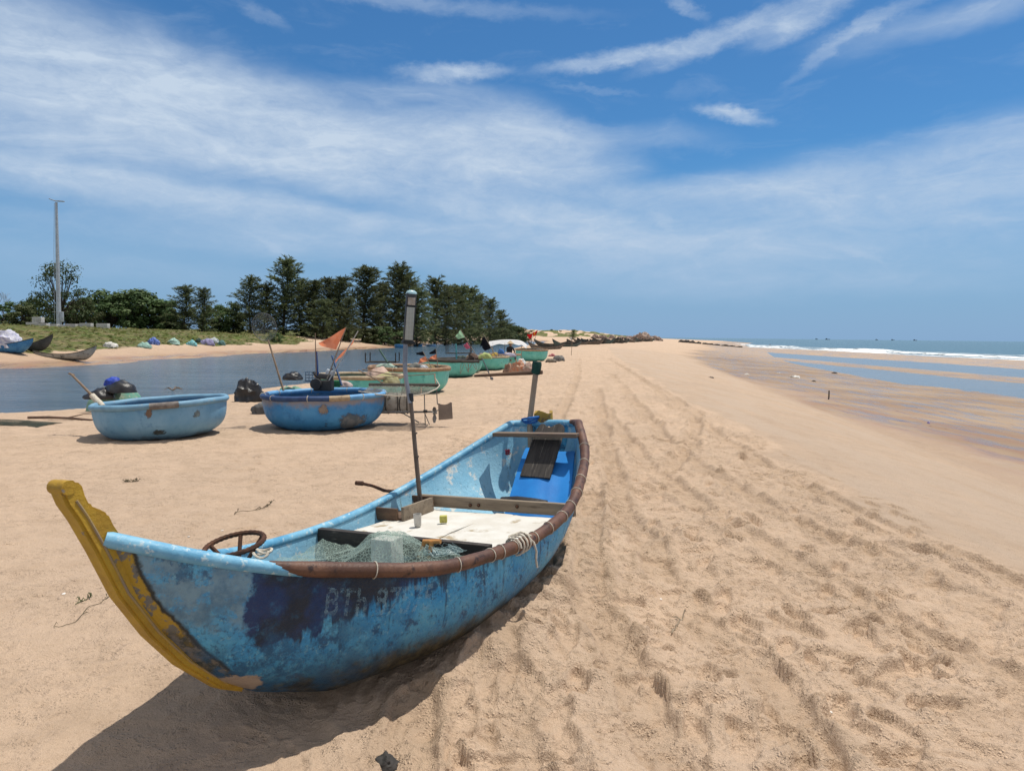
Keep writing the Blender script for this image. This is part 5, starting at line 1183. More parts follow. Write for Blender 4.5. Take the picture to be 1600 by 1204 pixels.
for i,(px,py) in enumerate(((709,536.5),(716,539.5),(724,537),(733,540),(741,536.5),(748,539.5),(756,537),(765,539.3),(774,537.5),(783,538.5),(791,537))):
    put_fb(copy_tree(fb if i%2 else fb2),px,py,1.0,'one of the blue basket boats crowded together behind the flags')
GH='covered heaps on the far bank'
for px,py,w,h,c,c3,lb in ((174,543.5,24,9,(.66,.64,.60),None,'white covered heap standing alone on the far bank grass, right of the dugout'),(227,544,22,9,(.28,.46,.40),(.5,.6,.55),'teal green heap on the far bank, front left of the blue and white one'),(242,539,19,11,(.10,.17,.50),(.65,.67,.7),'blue and white heap on the far bank, behind the teal green one'),
  (272,539,20,9,(.36,.55,.48),(.62,.62,.58),'pale mint heap with a white side on the far bank'),(301,540.5,17,9,(.18,.48,.52),(.6,.62,.5),'bright turquoise heap on the far bank'),(325,539.5,22,10,(.30,.28,.46),None,'purple covered heap on the far bank'),(336,537,16,9,(.52,.56,.58),(.3,.42,.45),'whitish heap just behind the purple one'),(347,539.5,14,8,(.10,.20,.19),None,'dark green heap right of the purple one'),
  (312,536,12,8,(.05,.09,.07),None,'blackish green heap between the turquoise and the purple heaps'),(573,531,20,6,(.40,.40,.38),(.2,.25,.22),'grey white net heap at the edge of the trees'),(591,533.6,11,5,(.55,.55,.55),None,'small white heap by the tree edge'),(607,531.2,9,4.5,(.20,.33,.52),None,'small blue heap by the tree edge'),(621,535.6,14,8,(.52,.42,.33),(.62,.56,.5),'beige net heap left of the lamp'),
  (702,531.5,13,5,(.56,.54,.48),None,'cream heap on the far beach above the crowd of boats'),(704,541.5,9,4,(.58,.58,.28),None,'pale yellow heap by the water beside the crowded boats'),(720,535.5,8,5,(.7,.7,.7),None,'white bundle among the crowded blue boats'),(760,536,8,5,(.10,.16,.40),None,'deep blue bundle among the crowded boats')):
    heap(lb,px,py,w,h,hm('heap_cover_%d'%px,c,None,c3),px,'covered_heap','heap',fold=.35,lump=.4,group=GH)
# ------------------------------------------------------------------ lamp post, blocks
g=np.array(at_y(92,505,105));zb=bz(g[0],105);top=P_(88,316,105)
e=empty('lamp_post',(g[0],105,zb-.1));tag(e,'tall grey steel lamp post behind the far bank, before the trees','lamp post')
t=top-e.location;GALV=M('galvanised_steel',(.50,.53,.56),(.40,.42,.45),3,.45,.1,30,metal=.3)
b=MB();b.tube([(0,0,0),t*.5,t],[.34,.26,.16],14);b.build('shaft',GALV,e)
b=MB();b.box((.0,0,.1),(1.0,1.0,.25),bev=.05);b.build('base',M('concrete',(.42,.41,.39),(.33,.32,.3),3,.9,.4,30),e)
b=MB();b.box((.55,-.1,1.7),(.42,.3,1.5),bev=.03);b.build('control_box',GALV,e)
b=MB();b.tube([(-.75,-.3,2.4),(.8,-.3,2.4)],.035,6);b.build('cross_bar',GALV,e)
b=MB();b.tube([(-.62,0,1.0),t*.62+Vector((-.5,0,0)),t+Vector((-.3,0,-.1))],.03,5);b.build('cable',GALV,e)
for dx,ln,tz in ((-.7,.9,.28),(.75,1.1,.06)):
    b=MB();b.box((t.x+dx*.8,0,t.z+.1+tz*.8),(ln,.35,.14),rot=(0,.35 if dx<0 else .05,0),bev=.03);b.build('lamp_head',GALV,e)
CONC=M('block_concrete',(.50,.49,.47),(.40,.39,.37),2,.9,.4,20,rand=.12)
b=MB();b.box((0,0,.35),(1.6,.8,.8),bev=.03);blk=b.build('concrete_block',CONC)
for i,(px,yy,sx,zz,rz) in enumerate(((52,101,1.0,0,.1),(66,101,1.1,0,-.1),(60,101.2,.8,.78,0),(80,102,1.2,-.1,.05),(100,102.5,.9,-.1,.3),(112,101.5,1.0,-.05,-.1),(124,102,.9,-.1,.1),(135,101.6,1.0,-.05,0),(161,101,.95,0,.05))):
    o=blk if i==0 else blk.copy()
    if i: COL.objects.link(o)
    x=at_y(px,505,yy)[0];o.location=(x,yy,bz(x,yy)-.08+zz);o.rotation_euler=(0,0,rz);o.scale=(sx,1,1)
    tag(o,['pale concrete block, leftmost of those by the lamp post','concrete block second from the left, carrying another on top','concrete block lying on top of two others','long concrete block just left of the lamp post','concrete block just right of the lamp post','concrete block second to the right of the lamp post','concrete block third to the right of the lamp post','concrete block at the right end of the row by the lamp post','single concrete block standing apart to the right of the row'][i],'concrete block','concrete blocks round the lamp post')
# ------------------------------------------------------------------ trees
BARK=M('bark',(.085,.065,.05),(.05,.04,.03),6,.9,.6,30)
LF_C=M_leaf('casuarina_needles',(.075,.100,.052),(.115,.14,.060),(.19,.20,.085),.32,.35)
LF_B=M_leaf('broad_leaves',(.05,.088,.032),(.08,.12,.04),(.12,.16,.06),.25,.6)
LF_O=M_leaf('olive_leaves',(.06,.085,.03),(.09,.11,.04),(.13,.14,.06),.25,.6)
def quads_mesh(name,V,mat,parent):
    V=np.asarray(V,np.float32).reshape(-1,3);n_=len(V)//4
    me=bpy.data.meshes.new(name);me.vertices.add(len(V));me.vertices.foreach_set('co',V.ravel())
    me.loops.add(len(V));me.loops.foreach_set('vertex_index',np.arange(len(V),dtype=np.int32));me.polygons.add(n_);me.polygons.foreach_set('loop_start',np.arange(0,len(V),4,dtype=np.int32));me.update(calc_edges=True)
    me.materials.append(mat);o=bpy.data.objects.new(name,me);COL.objects.link(o);o.parent=parent;return o
def casuarina(seed,H=12,spread=.30,lean=0,droop=.5,dens=1.0):
    r=random.Random(seed);root=empty('casuarina_tree');V=[];b=MB()
    ph=r.uniform(0,6)
    def tr(h): return Vector((lean*h*h+.02*H*math.sin(h*5+ph),.02*H*math.cos(h*4+ph),h*H))
    b.tube([tr(h) for h in np.linspace(0,.97,10)],[.17*(1-h)**.8*H/12+.02 for h in np.linspace(0,.97,10)],7)
    nb=int(120*dens)
    for i in range(nb):
        h=.03+.95*((i+r.random())/nb)**.95;a=i*2.4+r.uniform(-.5,.5)
        L=H*(spread*(max(.0,1-h)**.65)*(.85 if h<.15 else 1)+.06)*r.uniform(.55,1.3)
        up=r.uniform(.25,.75)+.5*h;p=tr(h);d=Vector((math.cos(a),math.sin(a),up)).normalized();pts=[p]
        nseg=6
        for k in range(nseg):
            d=(d+Vector((r.uniform(-.12,.12),r.uniform(-.12,.12),-.10*droop+r.uniform(-.08,.10)))).normalized();p=p+d*L/nseg;pts.append(p)
        b.tube(pts,[max(.008,.05*(1-k/nseg)*(1-h*.6)) for k in range(nseg+1)],4,cap=False)
        for k in range(1,nseg+1):
            for m in range(5 if k<nseg else 7):
                q=pts[k-1].lerp(pts[k],r.random());
                dd=((pts[k]-pts[k-1]).normalized()*r.uniform(.3,1.2)+Vector((r.uniform(-1,1),r.uniform(-1,1),r.uniform(-.75,.75)))*.75).normalized()
                ln=r.uniform(.35,.85)*H/12*(1.15 if k==nseg else 1);w=r.uniform(.03,.065)*H/12
                for c in range(2):
                    s_=dd.cross(Vector((r.uniform(-1,1),r.uniform(-1,1),r.uniform(-1,1))));
                    if s_.length<.01: continue
                    s_=s_.normalized()*w;t_=dd*ln+Vector((0,0,-.16*ln));q2=q+Vector((r.uniform(-.08,.08),r.uniform(-.08,.08),r.uniform(-.08,.08)))
                    V+= [q2-s_*.5,q2+t_*.5-s_,q2+t_+s_*.1,q2+t_*.45+s_]
    b.build('trunk',BARK,root,auto=0);quads_mesh('crown',[tuple(v) for v in V],LF_C,root);root['H']=H;return root
def broadleaf(seed,H=6,wide=1.0,mat=None,clumps=62,leaf=.46,open_=0.,stemfrac=.03):
    r=random.Random(seed);root=empty('broadleaf_tree');V=[];b=MB();W_=H*.5*wide
    b.tube([(0,0,0),(.05*H,0,.2*H),(0,.04*H,.45*H)],[.05*H*.5,.035*H*.5,.02*H*.5],7)
    for i in range(clumps):
        a=r.uniform(0,6.28);t=r.random();hh=stemfrac+(1-stemfrac)*t
        rad=W_*math.sqrt(max(.02,1-((hh-.46)/.56)**2))*r.uniform(.35,1.0)
        c=Vector((rad*math.cos(a),rad*math.sin(a),hh*H*(1 if r.random()<.8 else r.uniform(.9,1.08))));cr_=H*r.uniform(.07,.155)
        b.tube([(0,0,.25*H),c*.5+Vector((0,0,.12*H)),c],[.02*H*.5,.012*H*.5,.004*H],4,cap=False)
        for k in range(int(78*(1-open_))):
            v=Vector((r.gauss(0,1),r.gauss(0,1),r.gauss(0,1))).normalized();rr=cr_*r.uniform(.55,1.08);q=c+Vector((v.x*rr*1.15,v.y*rr*1.15,v.z*rr*.8))
            n_=(v+Vector((r.uniform(-.7,.7),r.uniform(-.7,.7),r.uniform(0,.9)))).normalized();s_=n_.orthogonal().normalized();t_=n_.cross(s_);an=r.uniform(0,6.28);s2=s_*math.cos(an)+t_*math.sin(an);t2=n_.cross(s2);l=leaf*r.uniform(.6,1.25)
            V+= [q-s2*l*.5,q-t2*l*.26,q+s2*l*.5,q+t2*l*.26]
    b.build('trunk',BARK,root,auto=0);quads_mesh('crown',[tuple(v) for v in V],mat or LF_B,root);root['H']=H;return root
CAS=[casuarina(1,12,.30,0,.5),casuarina(2,12,.25,.4,.3),casuarina(3,12,.36,-.3,.7),casuarina(4,12,.22,.2,.3),casuarina(5,12,.40,0,.8,1.1)]
BRD=[broadleaf(11,6,1.1),broadleaf(12,6,1.5),broadleaf(13,6,.9,LF_B,50),broadleaf(14,6,1.25,LF_O,58)]
OPN=[broadleaf(15,9,.85,LF_B,56,.38,.22,.18)]
used=set()
def tree(proto,px,pytop,y,label,group,cat='tree',wsc=1.0,name=None,rot=None):
    o=copy_tree(proto) if proto.name in used else proto
    used.add(proto.name)
    x=at_y(px,500,y)[0];zb=bz(x,y);h=at_y(px,pytop,y)[2]-zb+.25;s_=h/proto['H']
    o.location=(x,y,zb-.15);o.scale=(s_*wsc,s_*wsc,s_);o.rotation_euler=(0,0,rng.uniform(0,6.28) if rot is None else rot)
    if 'H' in o.keys() and o is not proto: del o['H']
    tag(o,label,cat,group);return o
CG='casuarina trees beyond the lagoon';BG_='trees and scrub behind the far bank'
tree(OPN[0],96,413,112,'open leafed tree rising behind the lamp post',BG_,wsc=.95)
for i,(px,pt,y,k,w,lb) in enumerate(((8,474,118,1,1.3,'low broad bush mass at the left edge of the far bank'),(38,478,116,3,1.2,'low olive bush left of the lamp post'),(60,470,122,0,1.2,'dark bush just left of the tree behind the lamp post'),(128,470,116,3,1.0,'olive bush right of the tree behind the lamp post'),(150,459,126,0,1.3,'dark round topped tree second to the right of the lamp post'),(178,466,122,1,1.0,'dark spreading tree third to the right of the lamp post'),(207,457,124,2,1.5,'dark tall round tree midway between the lamp post and the casuarinas'),(238,463,126,0,1.4,'dark tree left of the spiky topped tree'),(262,472,128,1,1.2,'low dark tree tucked against the spiky topped tree'),(338,479,138,1,1.0,'low dark scrub between the spiky topped tree and the casuarinas'),(358,477,140,0,1.1,'low scrub at the left foot of the casuarinas'))):
    tree(BRD[k],px,pt,y,lb,BG_,wsc=w)
tree(CAS[4],290,449,124,'spiky topped dark casuarina standing alone left of the main grove',CG,wsc=1.35)
tree(CAS[2],317,453,126,'lower dark casuarina right beside the spiky topped lone one',CG,wsc=1.1)
for i,(px,pt,y,k,w,lb) in enumerate(((392,435,138,2,1.1,'leftmost casuarina of the main grove, leaning crown'),(415,446,140,4,1.0,'mid height casuarina between the leftmost and the tallest'),(446,408,142,0,1.35,'tallest casuarina of the grove with a broad pointed crown'),(470,440,146,2,1.0,'casuarina filling in right of the tallest one'),(492,441,143,3,1.2,'slender casuarina with a thin pointed top, right of the tallest'),(512,437,147,1,1.1,'casuarina second of three thin tops right of the tallest'),(533,436,145,3,1.3,'thin casuarina just left of the tall narrow one'),(505,470,138,4,1.2,'low spreading casuarina in front of the thin tops'),(545,468,140,2,1.0,'low casuarina in front of the tall narrow one'),(570,420,150,1,1.3,'tall narrow casuarina left of the lamp'),(596,446,156,3,1.1,'casuarina between the tall narrow one and the lamp'),(622,417,160,0,1.2,'tall casuarina just behind the lamp'),(640,432,166,2,1.0,'casuarina right behind the lamp with pale green side'),(652,452,158,4,.9,'lower casuarina just right of the lamp'),(680,438,178,0,1.15,'tall casuarina first beyond the gap right of the lamp'),(698,450,186,2,1.1,'casuarina second beyond the gap right of the lamp'),(716,448,196,1,1.3,'casuarina third beyond the gap right of the lamp'),(735,452,206,0,1.1,'casuarina fourth beyond the gap right of the lamp'),(748,463,214,4,.9,'rounded casuarina near the right end of the grove'),(767,469,226,0,1.1,'pointed casuarina second from the right end of the grove'),(784,487,236,2,1.1,'low casuarina at the right end of the grove'))):
    tree(CAS[k],px,pt,y,lb,CG,wsc=w*rng.uniform(.95,1.3))
# bushes at the tree foot and on the dunes
for i,(px,pt,y,k,w,lb) in enumerate(((475,512,146,1,1.5,'low bush under the tallest casuarina'),(540,508,144,3,1.4,'low pale bush under the thin casuarinas'),(602,512,148,1,1.6,'dark bush left of the lamp at the grove foot'),(580,514,146,3,1.5,'olive scrub patch at the grove foot'),(788,506,250,0,1.2,'leafy bush where the grove meets the dunes'),(800,510,290,1,1.2,'bush at the left foot of the dunes'),(812,512,330,3,1.3,'olive bush on the left dune slope'),(430,522,112,1,1.3,'green bush on the bank behind the scoop net'))):
    tree(BRD[k],px,pt,y,lb,'bushes along the far bank','bush',wsc=w,)
for i,(px,pt,y,k,w,lb) in enumerate(((830,516,415,3,2.2,'bush left on the dune ridge behind the red flags'),(846,517.5,425,1,2.0,'bush on the dune ridge right of the red flags'),(862,514.5,430,3,2.2,'bush on the highest point of the dune ridge'),(876,516.5,430,1,2.0,'bush just right of the highest point of the dunes'),(887,518,428,3,1.8,'bush on the dune ridge left of the dark lone tree'),(914,520.5,425,3,1.8,'bush on the dune slope right of the dark lone tree'),(924,521.5,420,1,1.6,'last bush to the right on the dune slope'))):
    tree(BRD[k],px,pt,y,lb,'bushes on the dunes','bush',wsc=w)
tree(CAS[4],896,515.6,300,'dark lone small tree standing by the far long boats',CG,wsc=1.3)
# bare tree far left
e=empty('bare_tree');x=at_y(5,490,125)[0];e.location=(x,125,bz(x,125));tag(e,'leafless pale tree showing above the scrub at the left edge','tree')
hT=at_y(5,461,125)[2]-e.location.z;b=MB();r_=random.Random(3)
def twig(p,d,L,rad,dep):
    q=p+d*L;b.tube([p,(p+q)/2+Vector((r_.uniform(-.05,.05),0,0))*L,q],[rad,rad*.8,rad*.6],4)
    if dep:
        for k in range(3): twig(q if k else p+d*L*.7,(d+Vector((r_.uniform(-.8,.8),r_.uniform(-.8,.8),r_.uniform(-.1,.6)))).normalized(),L*.66,rad*.6,dep-1)
twig(Vector((0,0,0)),Vector((0,0,1)),hT*.45,.10,4);b.build('branches',M('pale_dead_wood',(.30,.28,.26),(.22,.2,.19),6,.9,.3),e)
# ground cover on the far bank
def cover():
    n_=9000;r=np.random.RandomState(4);V=[]
    x=r.uniform(-75,-8,n_*5);y=r.uniform(50,190,n_*5);z,gr,_,_=terrain(x,y,True);m=(gr>.35)&(np.abs(x/y)<.85);x,y,z=x[m][:n_],y[m][:n_],z[m][:n_]
    for a,c,h in zip(x,y,z):
        an=r.uniform(0,6.28);w=r.uniform(.12,.30);hh=r.uniform(-.05,.16);lx,ly=math.cos(an)*w,math.sin(an)*w;tx,ty=-ly*1.3,lx*1.3;h=h+.10
        V+= [(a-lx,c-ly,h-.03),(a+lx,c+ly,h-.03),(a+lx*.6+tx,c+ly*.6+ty,h+hh),(a-lx*.6+tx,c-ly*.6+ty,h+hh*.8)]
    return quads_mesh('ground_cover',V,M_leaf('ground_cover_leaves',(.12,.16,.04),(.17,.17,.065),(.24,.20,.10),.35,.25),None)
tag(cover(),'low green creeping plants and dry grass covering the far bank','ground cover',kind='stuff')
# ------------------------------------------------------------------ people
SKIN=M('skin',(.36,.20,.13),(.30,.16,.10),12,.6,.1);BLKC=M('black_shirt',(.014,.014,.016),(.03,.03,.03),10,.85,.4,30);TRS=M('grey_trousers',(.10,.10,.12),(.07,.07,.08),9,.85,.3,30)
STRAW=M('straw_hat',(.52,.40,.26),(.42,.31,.19),18,.8,.5,60,stretch=(1,1,4))
def skin_mesh(name,J,E,mats,parent,matfn,sub=1):
    """one continuous body grown from joints {name:(x,y,z,r)} and bones"""
    ks=list(J);me=bpy.data.meshes.new('tmp');me.from_pydata([J[k][:3] for k in ks],[(ks.index(a),ks.index(b)) for a,b in E],[])
    o=bpy.data.objects.new('tmp',me);COL.objects.link(o)
    m=o.modifiers.new('s','SKIN');m.use_smooth_shade=True
    for i,k in enumerate(ks):
        r=J[k][3];sv=me.skin_vertices[0].data[i];sv.radius=(r,r) if len(J[k])<5 else (J[k][3],J[k][4]);sv.use_root=(i==0)
    m2=o.modifiers.new('u','SUBSURF');m2.levels=sub;m2.render_levels=sub
    dg=bpy.context.evaluated_depsgraph_get();dg.update();nm=bpy.data.meshes.new_from_object(o.evaluated_get(dg));bpy.data.objects.remove(o)
    nm.name=name;nm.materials.clear()
    for q in mats:nm.materials.append(q)
    for p in nm.polygons:p.material_index=matfn(p.center);p.use_smooth=True
    b=bpy.data.objects.new(name,nm);COL.objects.link(b);b.parent=parent;return b
def hand(J,E,root,base,dirv,side):
    bx,by,bz_=base;d=Vector(dirv).normalized();s_=d.cross(Vector((0,0,1))).normalized()*side
    pc=Vector(base)+d*.06;J[root+'_palm']=(*pc,.022);E.append((root,root+'_palm'))
    for k,(o,l) in enumerate(((-.028,.058),(-.009,.07),(.010,.066),(.028,.052))):
        a=pc+s_*o+d*.02;m=a+d*l*.5+Vector((0,0,-.008));e=a+d*l*.9+Vector((0,0,-.026))
        J[f'{root}_k{k}']=(*a,.009);J[f'{root}_m{k}']=(*m,.008);J[f'{root}_e{k}']=(*e,.007);E += [(root+'_palm',f'{root}_k{k}'),(f'{root}_k{k}',f'{root}_m{k}'),(f'{root}_m{k}',f'{root}_e{k}')]
    a=Vector(base)+d*.03-s_*.035;e=a+d*.035-s_*.018;J[root+'_t']=(*a,.009);J[root+'_te']=(*e,.008);E += [(root,root+'_t'),(root+'_t',root+'_te')]
px,py=797,552
pe=P_(796,556,41.0);e=empty('person',(pe.x,pe.y,pe.z-.05),(0,0,R(25)));tag(e,'person in a conical straw hat and black shirt sitting in a teal boat','person')
J={'hip':(0,0,.12,.15,.12),'waist':(0,-.02,.28,.13,.10),'chest':(0,-.06,.46,.155,.11),'neck':(0,-.09,.60,.055),'head0':(0,-.11,.66,.06),'head':(0,-.12,.74,.088,.10),'crown':(0,-.11,.82,.07),
 'shL':(.17,-.07,.53,.06),'elL':(.24,-.20,.30,.045),'wrL':(.14,-.40,.22,.032),'shR':(-.17,-.07,.53,.06),'elR':(-.24,-.20,.30,.045),'wrR':(-.12,-.42,.24,.032),
 'thL':(.10,-.06,.11,.09),'knL':(.17,-.44,.22,.065),'anL':(.16,-.50,-.16,.045),'ftL':(.17,-.66,-.20,.04),'thR':(-.10,-.06,.11,.09),'knR':(-.17,-.44,.20,.065),'anR':(-.16,-.48,-.17,.045),'ftR':(-.17,-.64,-.21,.04)}
E_=[('hip','waist'),('waist','chest'),('chest','neck'),('neck','head0'),('head0','head'),('head','crown'),('chest','shL'),('shL','elL'),('elL','wrL'),('chest','shR'),('shR','elR'),('elR','wrR'),('hip','thL'),('thL','knL'),('knL','anL'),('anL','ftL'),('hip','thR'),('thR','knR'),('knR','anR'),('anR','ftR')]
hand(J,E_,'wrL',J['wrL'][:3],(-.3,-.9,-.2),1);hand(J,E_,'wrR',J['wrR'][:3],(.3,-.9,-.2),-1)
def mf(c):
    if c.z>.62: return 0
    if c.y<-.38 and abs(c.x)<.20 and .12<c.z<.30 and abs(c.x)<.15: return 0
    if c.z<-.12: return 0
    return 2 if (c.z<.20 or (c.y<-.25 and c.z<.24)) else 1
skin_mesh('body',J,E_,[SKIN,BLKC,TRS],e,mf)
b=MB();b.sphere((-.035,-.215,.755),.012,8,6);b.sphere((.035,-.215,.755),.012,8,6);b.build('eyes',BLKC,e).name='eye'
b=MB();b.add([(0,-.215,.765),(-.016,-.218,.722),(.016,-.218,.722),(0,-.245,.725)],[(0,1,3),(0,3,2),(1,2,3)]);b.build('nose',SKIN,e)
b=MB();b.box((0,-.212,.698),(.045,.012,.008));b.build('mouth',M('lips',(.30,.11,.09),None,8,.5,0),e)
b=MB();b.sphere((0,-.09,.765),.105,14,9,sc_=(.95,1,1));b.build('hair',BLKC,e)
b=MB();b.grid([(r*math.cos(2*math.pi*i/28),-.11+r*math.sin(2*math.pi*i/28),z) for i in range(28) for r,z in ((.215,.765),(.14,.835),(.07,.90),(.002,.955))],28,4,True);b.build('conical_hat',STRAW,e)
# the far walker on the wet sand
g=gpx(1203,541.5);e=empty('person',(g[0],g[1],bz(g[0],g[1])),(0,0,R(200)));tag(e,'tiny distant person in dark clothes standing at the edge of the surf','person')
J={'hip':(0,0,.90,.15,.11),'chest':(0,0,1.28,.16,.11),'neck':(0,0,1.44,.055),'head':(0,0,1.56,.09),'crown':(0,0,1.66,.06),'shL':(.19,0,1.38,.06),'elL':(.26,.02,1.10,.045),'wrL':(.26,-.08,.84,.03),'shR':(-.19,0,1.38,.06),'elR':(-.26,.02,1.10,.045),'wrR':(-.26,-.06,.84,.03),'thL':(.10,0,.86,.09),'knL':(.12,-.06,.48,.06),'anL':(.12,.02,.08,.045),'ftL':(.13,-.14,.04,.04),'thR':(-.10,0,.86,.09),'knR':(-.12,.04,.48,.06),'anR':(-.12,.16,.10,.045),'ftR':(-.12,.02,.04,.04)}
E_=[('hip','chest'),('chest','neck'),('neck','head'),('head','crown'),('chest','shL'),('shL','elL'),('elL','wrL'),('chest','shR'),('shR','elR'),('elR','wrR'),('hip','thL'),('thL','knL'),('knL','anL'),('anL','ftL'),('hip','thR'),('thR','knR'),('knR','anR'),('anR','ftR')]
hand(J,E_,'wrL',J['wrL'][:3],(0,-.2,-1),1);hand(J,E_,'wrR',J['wrR'][:3],(0,-.2,-1),-1)
skin_mesh('body',J,E_,[SKIN,BLKC,TRS],e,lambda c:0 if (c.z>1.44 or c.z<.1 or (abs(c.x)>.22 and c.z<.95)) else (2 if c.z<.92 else 1))
# ------------------------------------------------------------------ rocks
ROCK=M('warm_rock',(.36,.27,.22),(.22,.165,.14),.5,.9,.8,4,c3=(.10,.08,.075),s3=1.2,t3=(.52,.62),bd=.1);RKD=M('dark_reef_rock',(.07,.06,.055),(.035,.032,.03),.8,.8,.8,4,bd=.1)
def rock(label,px,pyb,w,h,mat,seed,group,y=None,deep=.8):
    g=gpx(px,pyb);y=y or g[1];x=ray(px,600);x=x[0]/x[1]*y;k=y/FPX;rx=w/2*k;hh=h*k
    P=[];nu,nv=22,12
    for i in range(nu):
        for j in range(nv):
            a=2*math.pi*i/nu;t=math.pi*.58*j/(nv-1);p=(math.sin(t)*math.cos(a),math.sin(t)*math.sin(a),math.cos(t))
            r=.8+.75*(float(fbm(np.array([p[0]*1.8+seed*3+p[2]]),np.array([p[1]*1.8+seed]),seed,4)[0])-.5)+.35*(float(ridged(np.array([p[0]*3+p[2]*2+seed]),np.array([p[1]*3+p[2]]),seed+3,2)[0])-.5)
            P.append((p[0]*rx*r*1.15,p[1]*rx*deep*r,max(p[2],-.2)*hh*r*1.1))
    b=MB();b.grid(P,nu,nv,True);o=b.build('rock',mat,auto=28);o.location=(x,y,bz(x,y)-.05*hh);tag(o,label,'rock',group);return o
RG='rocks of the headland at the end of the spit'
for i,(px,py,w,h,lb) in enumerate(((1004,531,26,13.5,'largest boulder on top of the rocky headland'),(1018,531.5,24,9,'boulder right of the largest on the rocky headland'),(1028,532,16,5.5,'low rock at the right end of the rocky headland'),(992,531,16,7,'boulder left of the largest on the rocky headland'),(1010,532,18,7,'lower front boulder of the rocky headland'),(980,530.5,14,5.5,'low rosy rock left of the headland'),(967,530,14,5.5,'low tan rock further left of the headland'),(954,529.8,14,5.5,'rock above the middle of the far boat row'),(940,529.6,14,6,'rock above the left half of the far boat row'),(928,529.4,12,6.5,'pale rock near the pointed sand heap'))):
    rock(lb,px,py,w,h,ROCK,i+1,RG,y=(330 if px>985 else 345)+i*2)
RF='dark rocks of the reef in the surf'
for i,(px,py,w,h) in enumerate(((1062,538.2,10,3.6),(1070,537.8,12,4.4),(1080,538,11,3.8),(1089,538.6,10,3.6),(1099,538.6,9,2.6),(1108,539,9,2.6),(1118,539.2,11,2.4),(1130,539.6,12,2.6),(1142,540,12,2.2),(1153,540.4,9,2.2))):
    rock(('first','second','third','fourth','fifth','sixth','seventh','eighth','ninth','last')[i]+' dark reef rock from the left, low in the surf beyond the headland',px,py,w,h,RKD,i+30,RF,y=330-6*i,deep=.5)
# ------------------------------------------------------------------ ships on the horizon
SH=M('far_ship_paint',(.10,.13,.16),(.07,.09,.11),.1,.7,0)
for i,(px,L) in enumerate(((1276,4.5),(1293,8),(1370,4.5),(1395,5.5),(1430,7))):
    Y=9000.;x=ray(px,530);x=x[0]/x[1]*Y;k=Y/FPX;e=empty('ship',(x,Y,-2.2));e.rotation_euler=(0,0,.2)
    tag(e,('tiny ship on the horizon, leftmost of the five','largest ship on the horizon, second from the left','tiny ship on the horizon, middle one of the five','small ship on the horizon, second from the right','ship on the horizon, rightmost of the five')[i],'ship','ships on the horizon')
    l=L*k/2;b=MB();v=[(-l,0,1.6*k*.5),(-l*.8,0,-2),(l*.8,0,-2),(l,0,1.8*k*.5)];W_=l*.2
    b.add([(a,-W_,c) for a,_,c in v]+[(a,W_,c) for a,_,c in v],[(0,1,2,3),(7,6,5,4),(0,3,7,4),(0,4,5,1),(3,2,6,7)]);b.build('hull',SH,e)
    b=MB();b.box((-l*.45,0,1.2*k),(l*.45,W_*1.4,1.3*k));b.build('bridge',SH,e)
# ------------------------------------------------------------------ things on the sand
def stick(label,p0,p1,r,mat,cat='post',name='wooden_post',extra=None):
    p0,p1=Vector(p0),Vector(p1);e=empty(name,p0) if extra else None
    b=MB();d=p1-p0;b.tube([(0,0,0),tuple(d*.5+Vector((r*.3,0,0))),tuple(d)],[r,r*.95,r*.85],8)
    o=b.build('pole' if extra else name,mat,e)
    if not extra:o.location=p0
    tag(e or o,label,cat);return e or o
g=gpx(1294.5,624);stick('short dark wooden post standing in the wet sand',(g[0],g[1],g[2]-.1),(g[0]+.01,g[1],g[2]+.02+13.5*g[1]/FPX),.036,WOOD_D)
g=gpx(892.5,556);e=stick('thin stick with a pale rag on top planted in the sand near the far boats',(g[0],g[1],g[2]-.1),tuple(P_(894,528.5,g[1])),.022,OARW,'stick','marker_stick',True)
b=MB();t=P_(894,528.5,g[1])-e.location;cloth_tri(b,[t+Vector((0,0,.02)),t+Vector((-.16,.02,.10)),t+Vector((-.2,.05,-.05)),t+Vector((.02,0,-.22))],amp=.03);b.build('rag',M_cloth('pale_rag',(.5,.52,.52)),e)
g=gpx(98,657);b=MB();b.tube([(-.75,.1,.03),(-.3,.02,.05),(.2,-.02,.04),(.7,-.12,.02)],[.03,.028,.025,.018],6);b.tube([(.1,0,.05),(.3,.2,.10),(.42,.3,.09)],[.014,.010,.006],5);o=b.build('branch',M('driftwood',(.15,.09,.06),(.09,.06,.045),9,.9,.5));o.location=(g[0],g[1],gz(g[0],g[1]));tag(o,'dark driftwood branch lying at the lagoon edge','branch')
heap('blue plastic sheet heap at the water edge on the far left',49,655.5,27,11,M('blue_plastic',(.03,.28,.62),(.02,.18,.45),9,.35,.6,30),71,'plastic_sheet','plastic sheet',y=21.3,fold=.6)
g=gpx(22,664);b=MB();P=[]
for i in range(20):
    for j in range(8):
        s=i/19;t=j/7;P.append((-2.6+3.0*s,-.35+.75*t+.25*math.sin(s*4),.03+.035*float(fbm(np.array([s*9.]),np.array([t*5.]),81,3)[0])*math.sin(math.pi*t)))
b.grid(P,20,8);o=b.build('black_net',M_net('black_beach_net',(.035,.05,.045),.8,40,(.06,.08,.07)));o.location=(g[0]+.4,g[1],bz(g[0],g[1]));tag(o,'flat dark net spread along the lagoon edge at far left','net')
b=MB();r_=random.Random(8)
g=gpx(955*.275,0+617) if False else gpx(270,610)
for k in range(6):
    a=r_.uniform(0,6.28);b.tube([(0,0,.02),(.22*math.cos(a),.22*math.sin(a),.10+.08*r_.random()),(.42*math.cos(a),.42*math.sin(a),.05)],[.022,.016,.008],5)
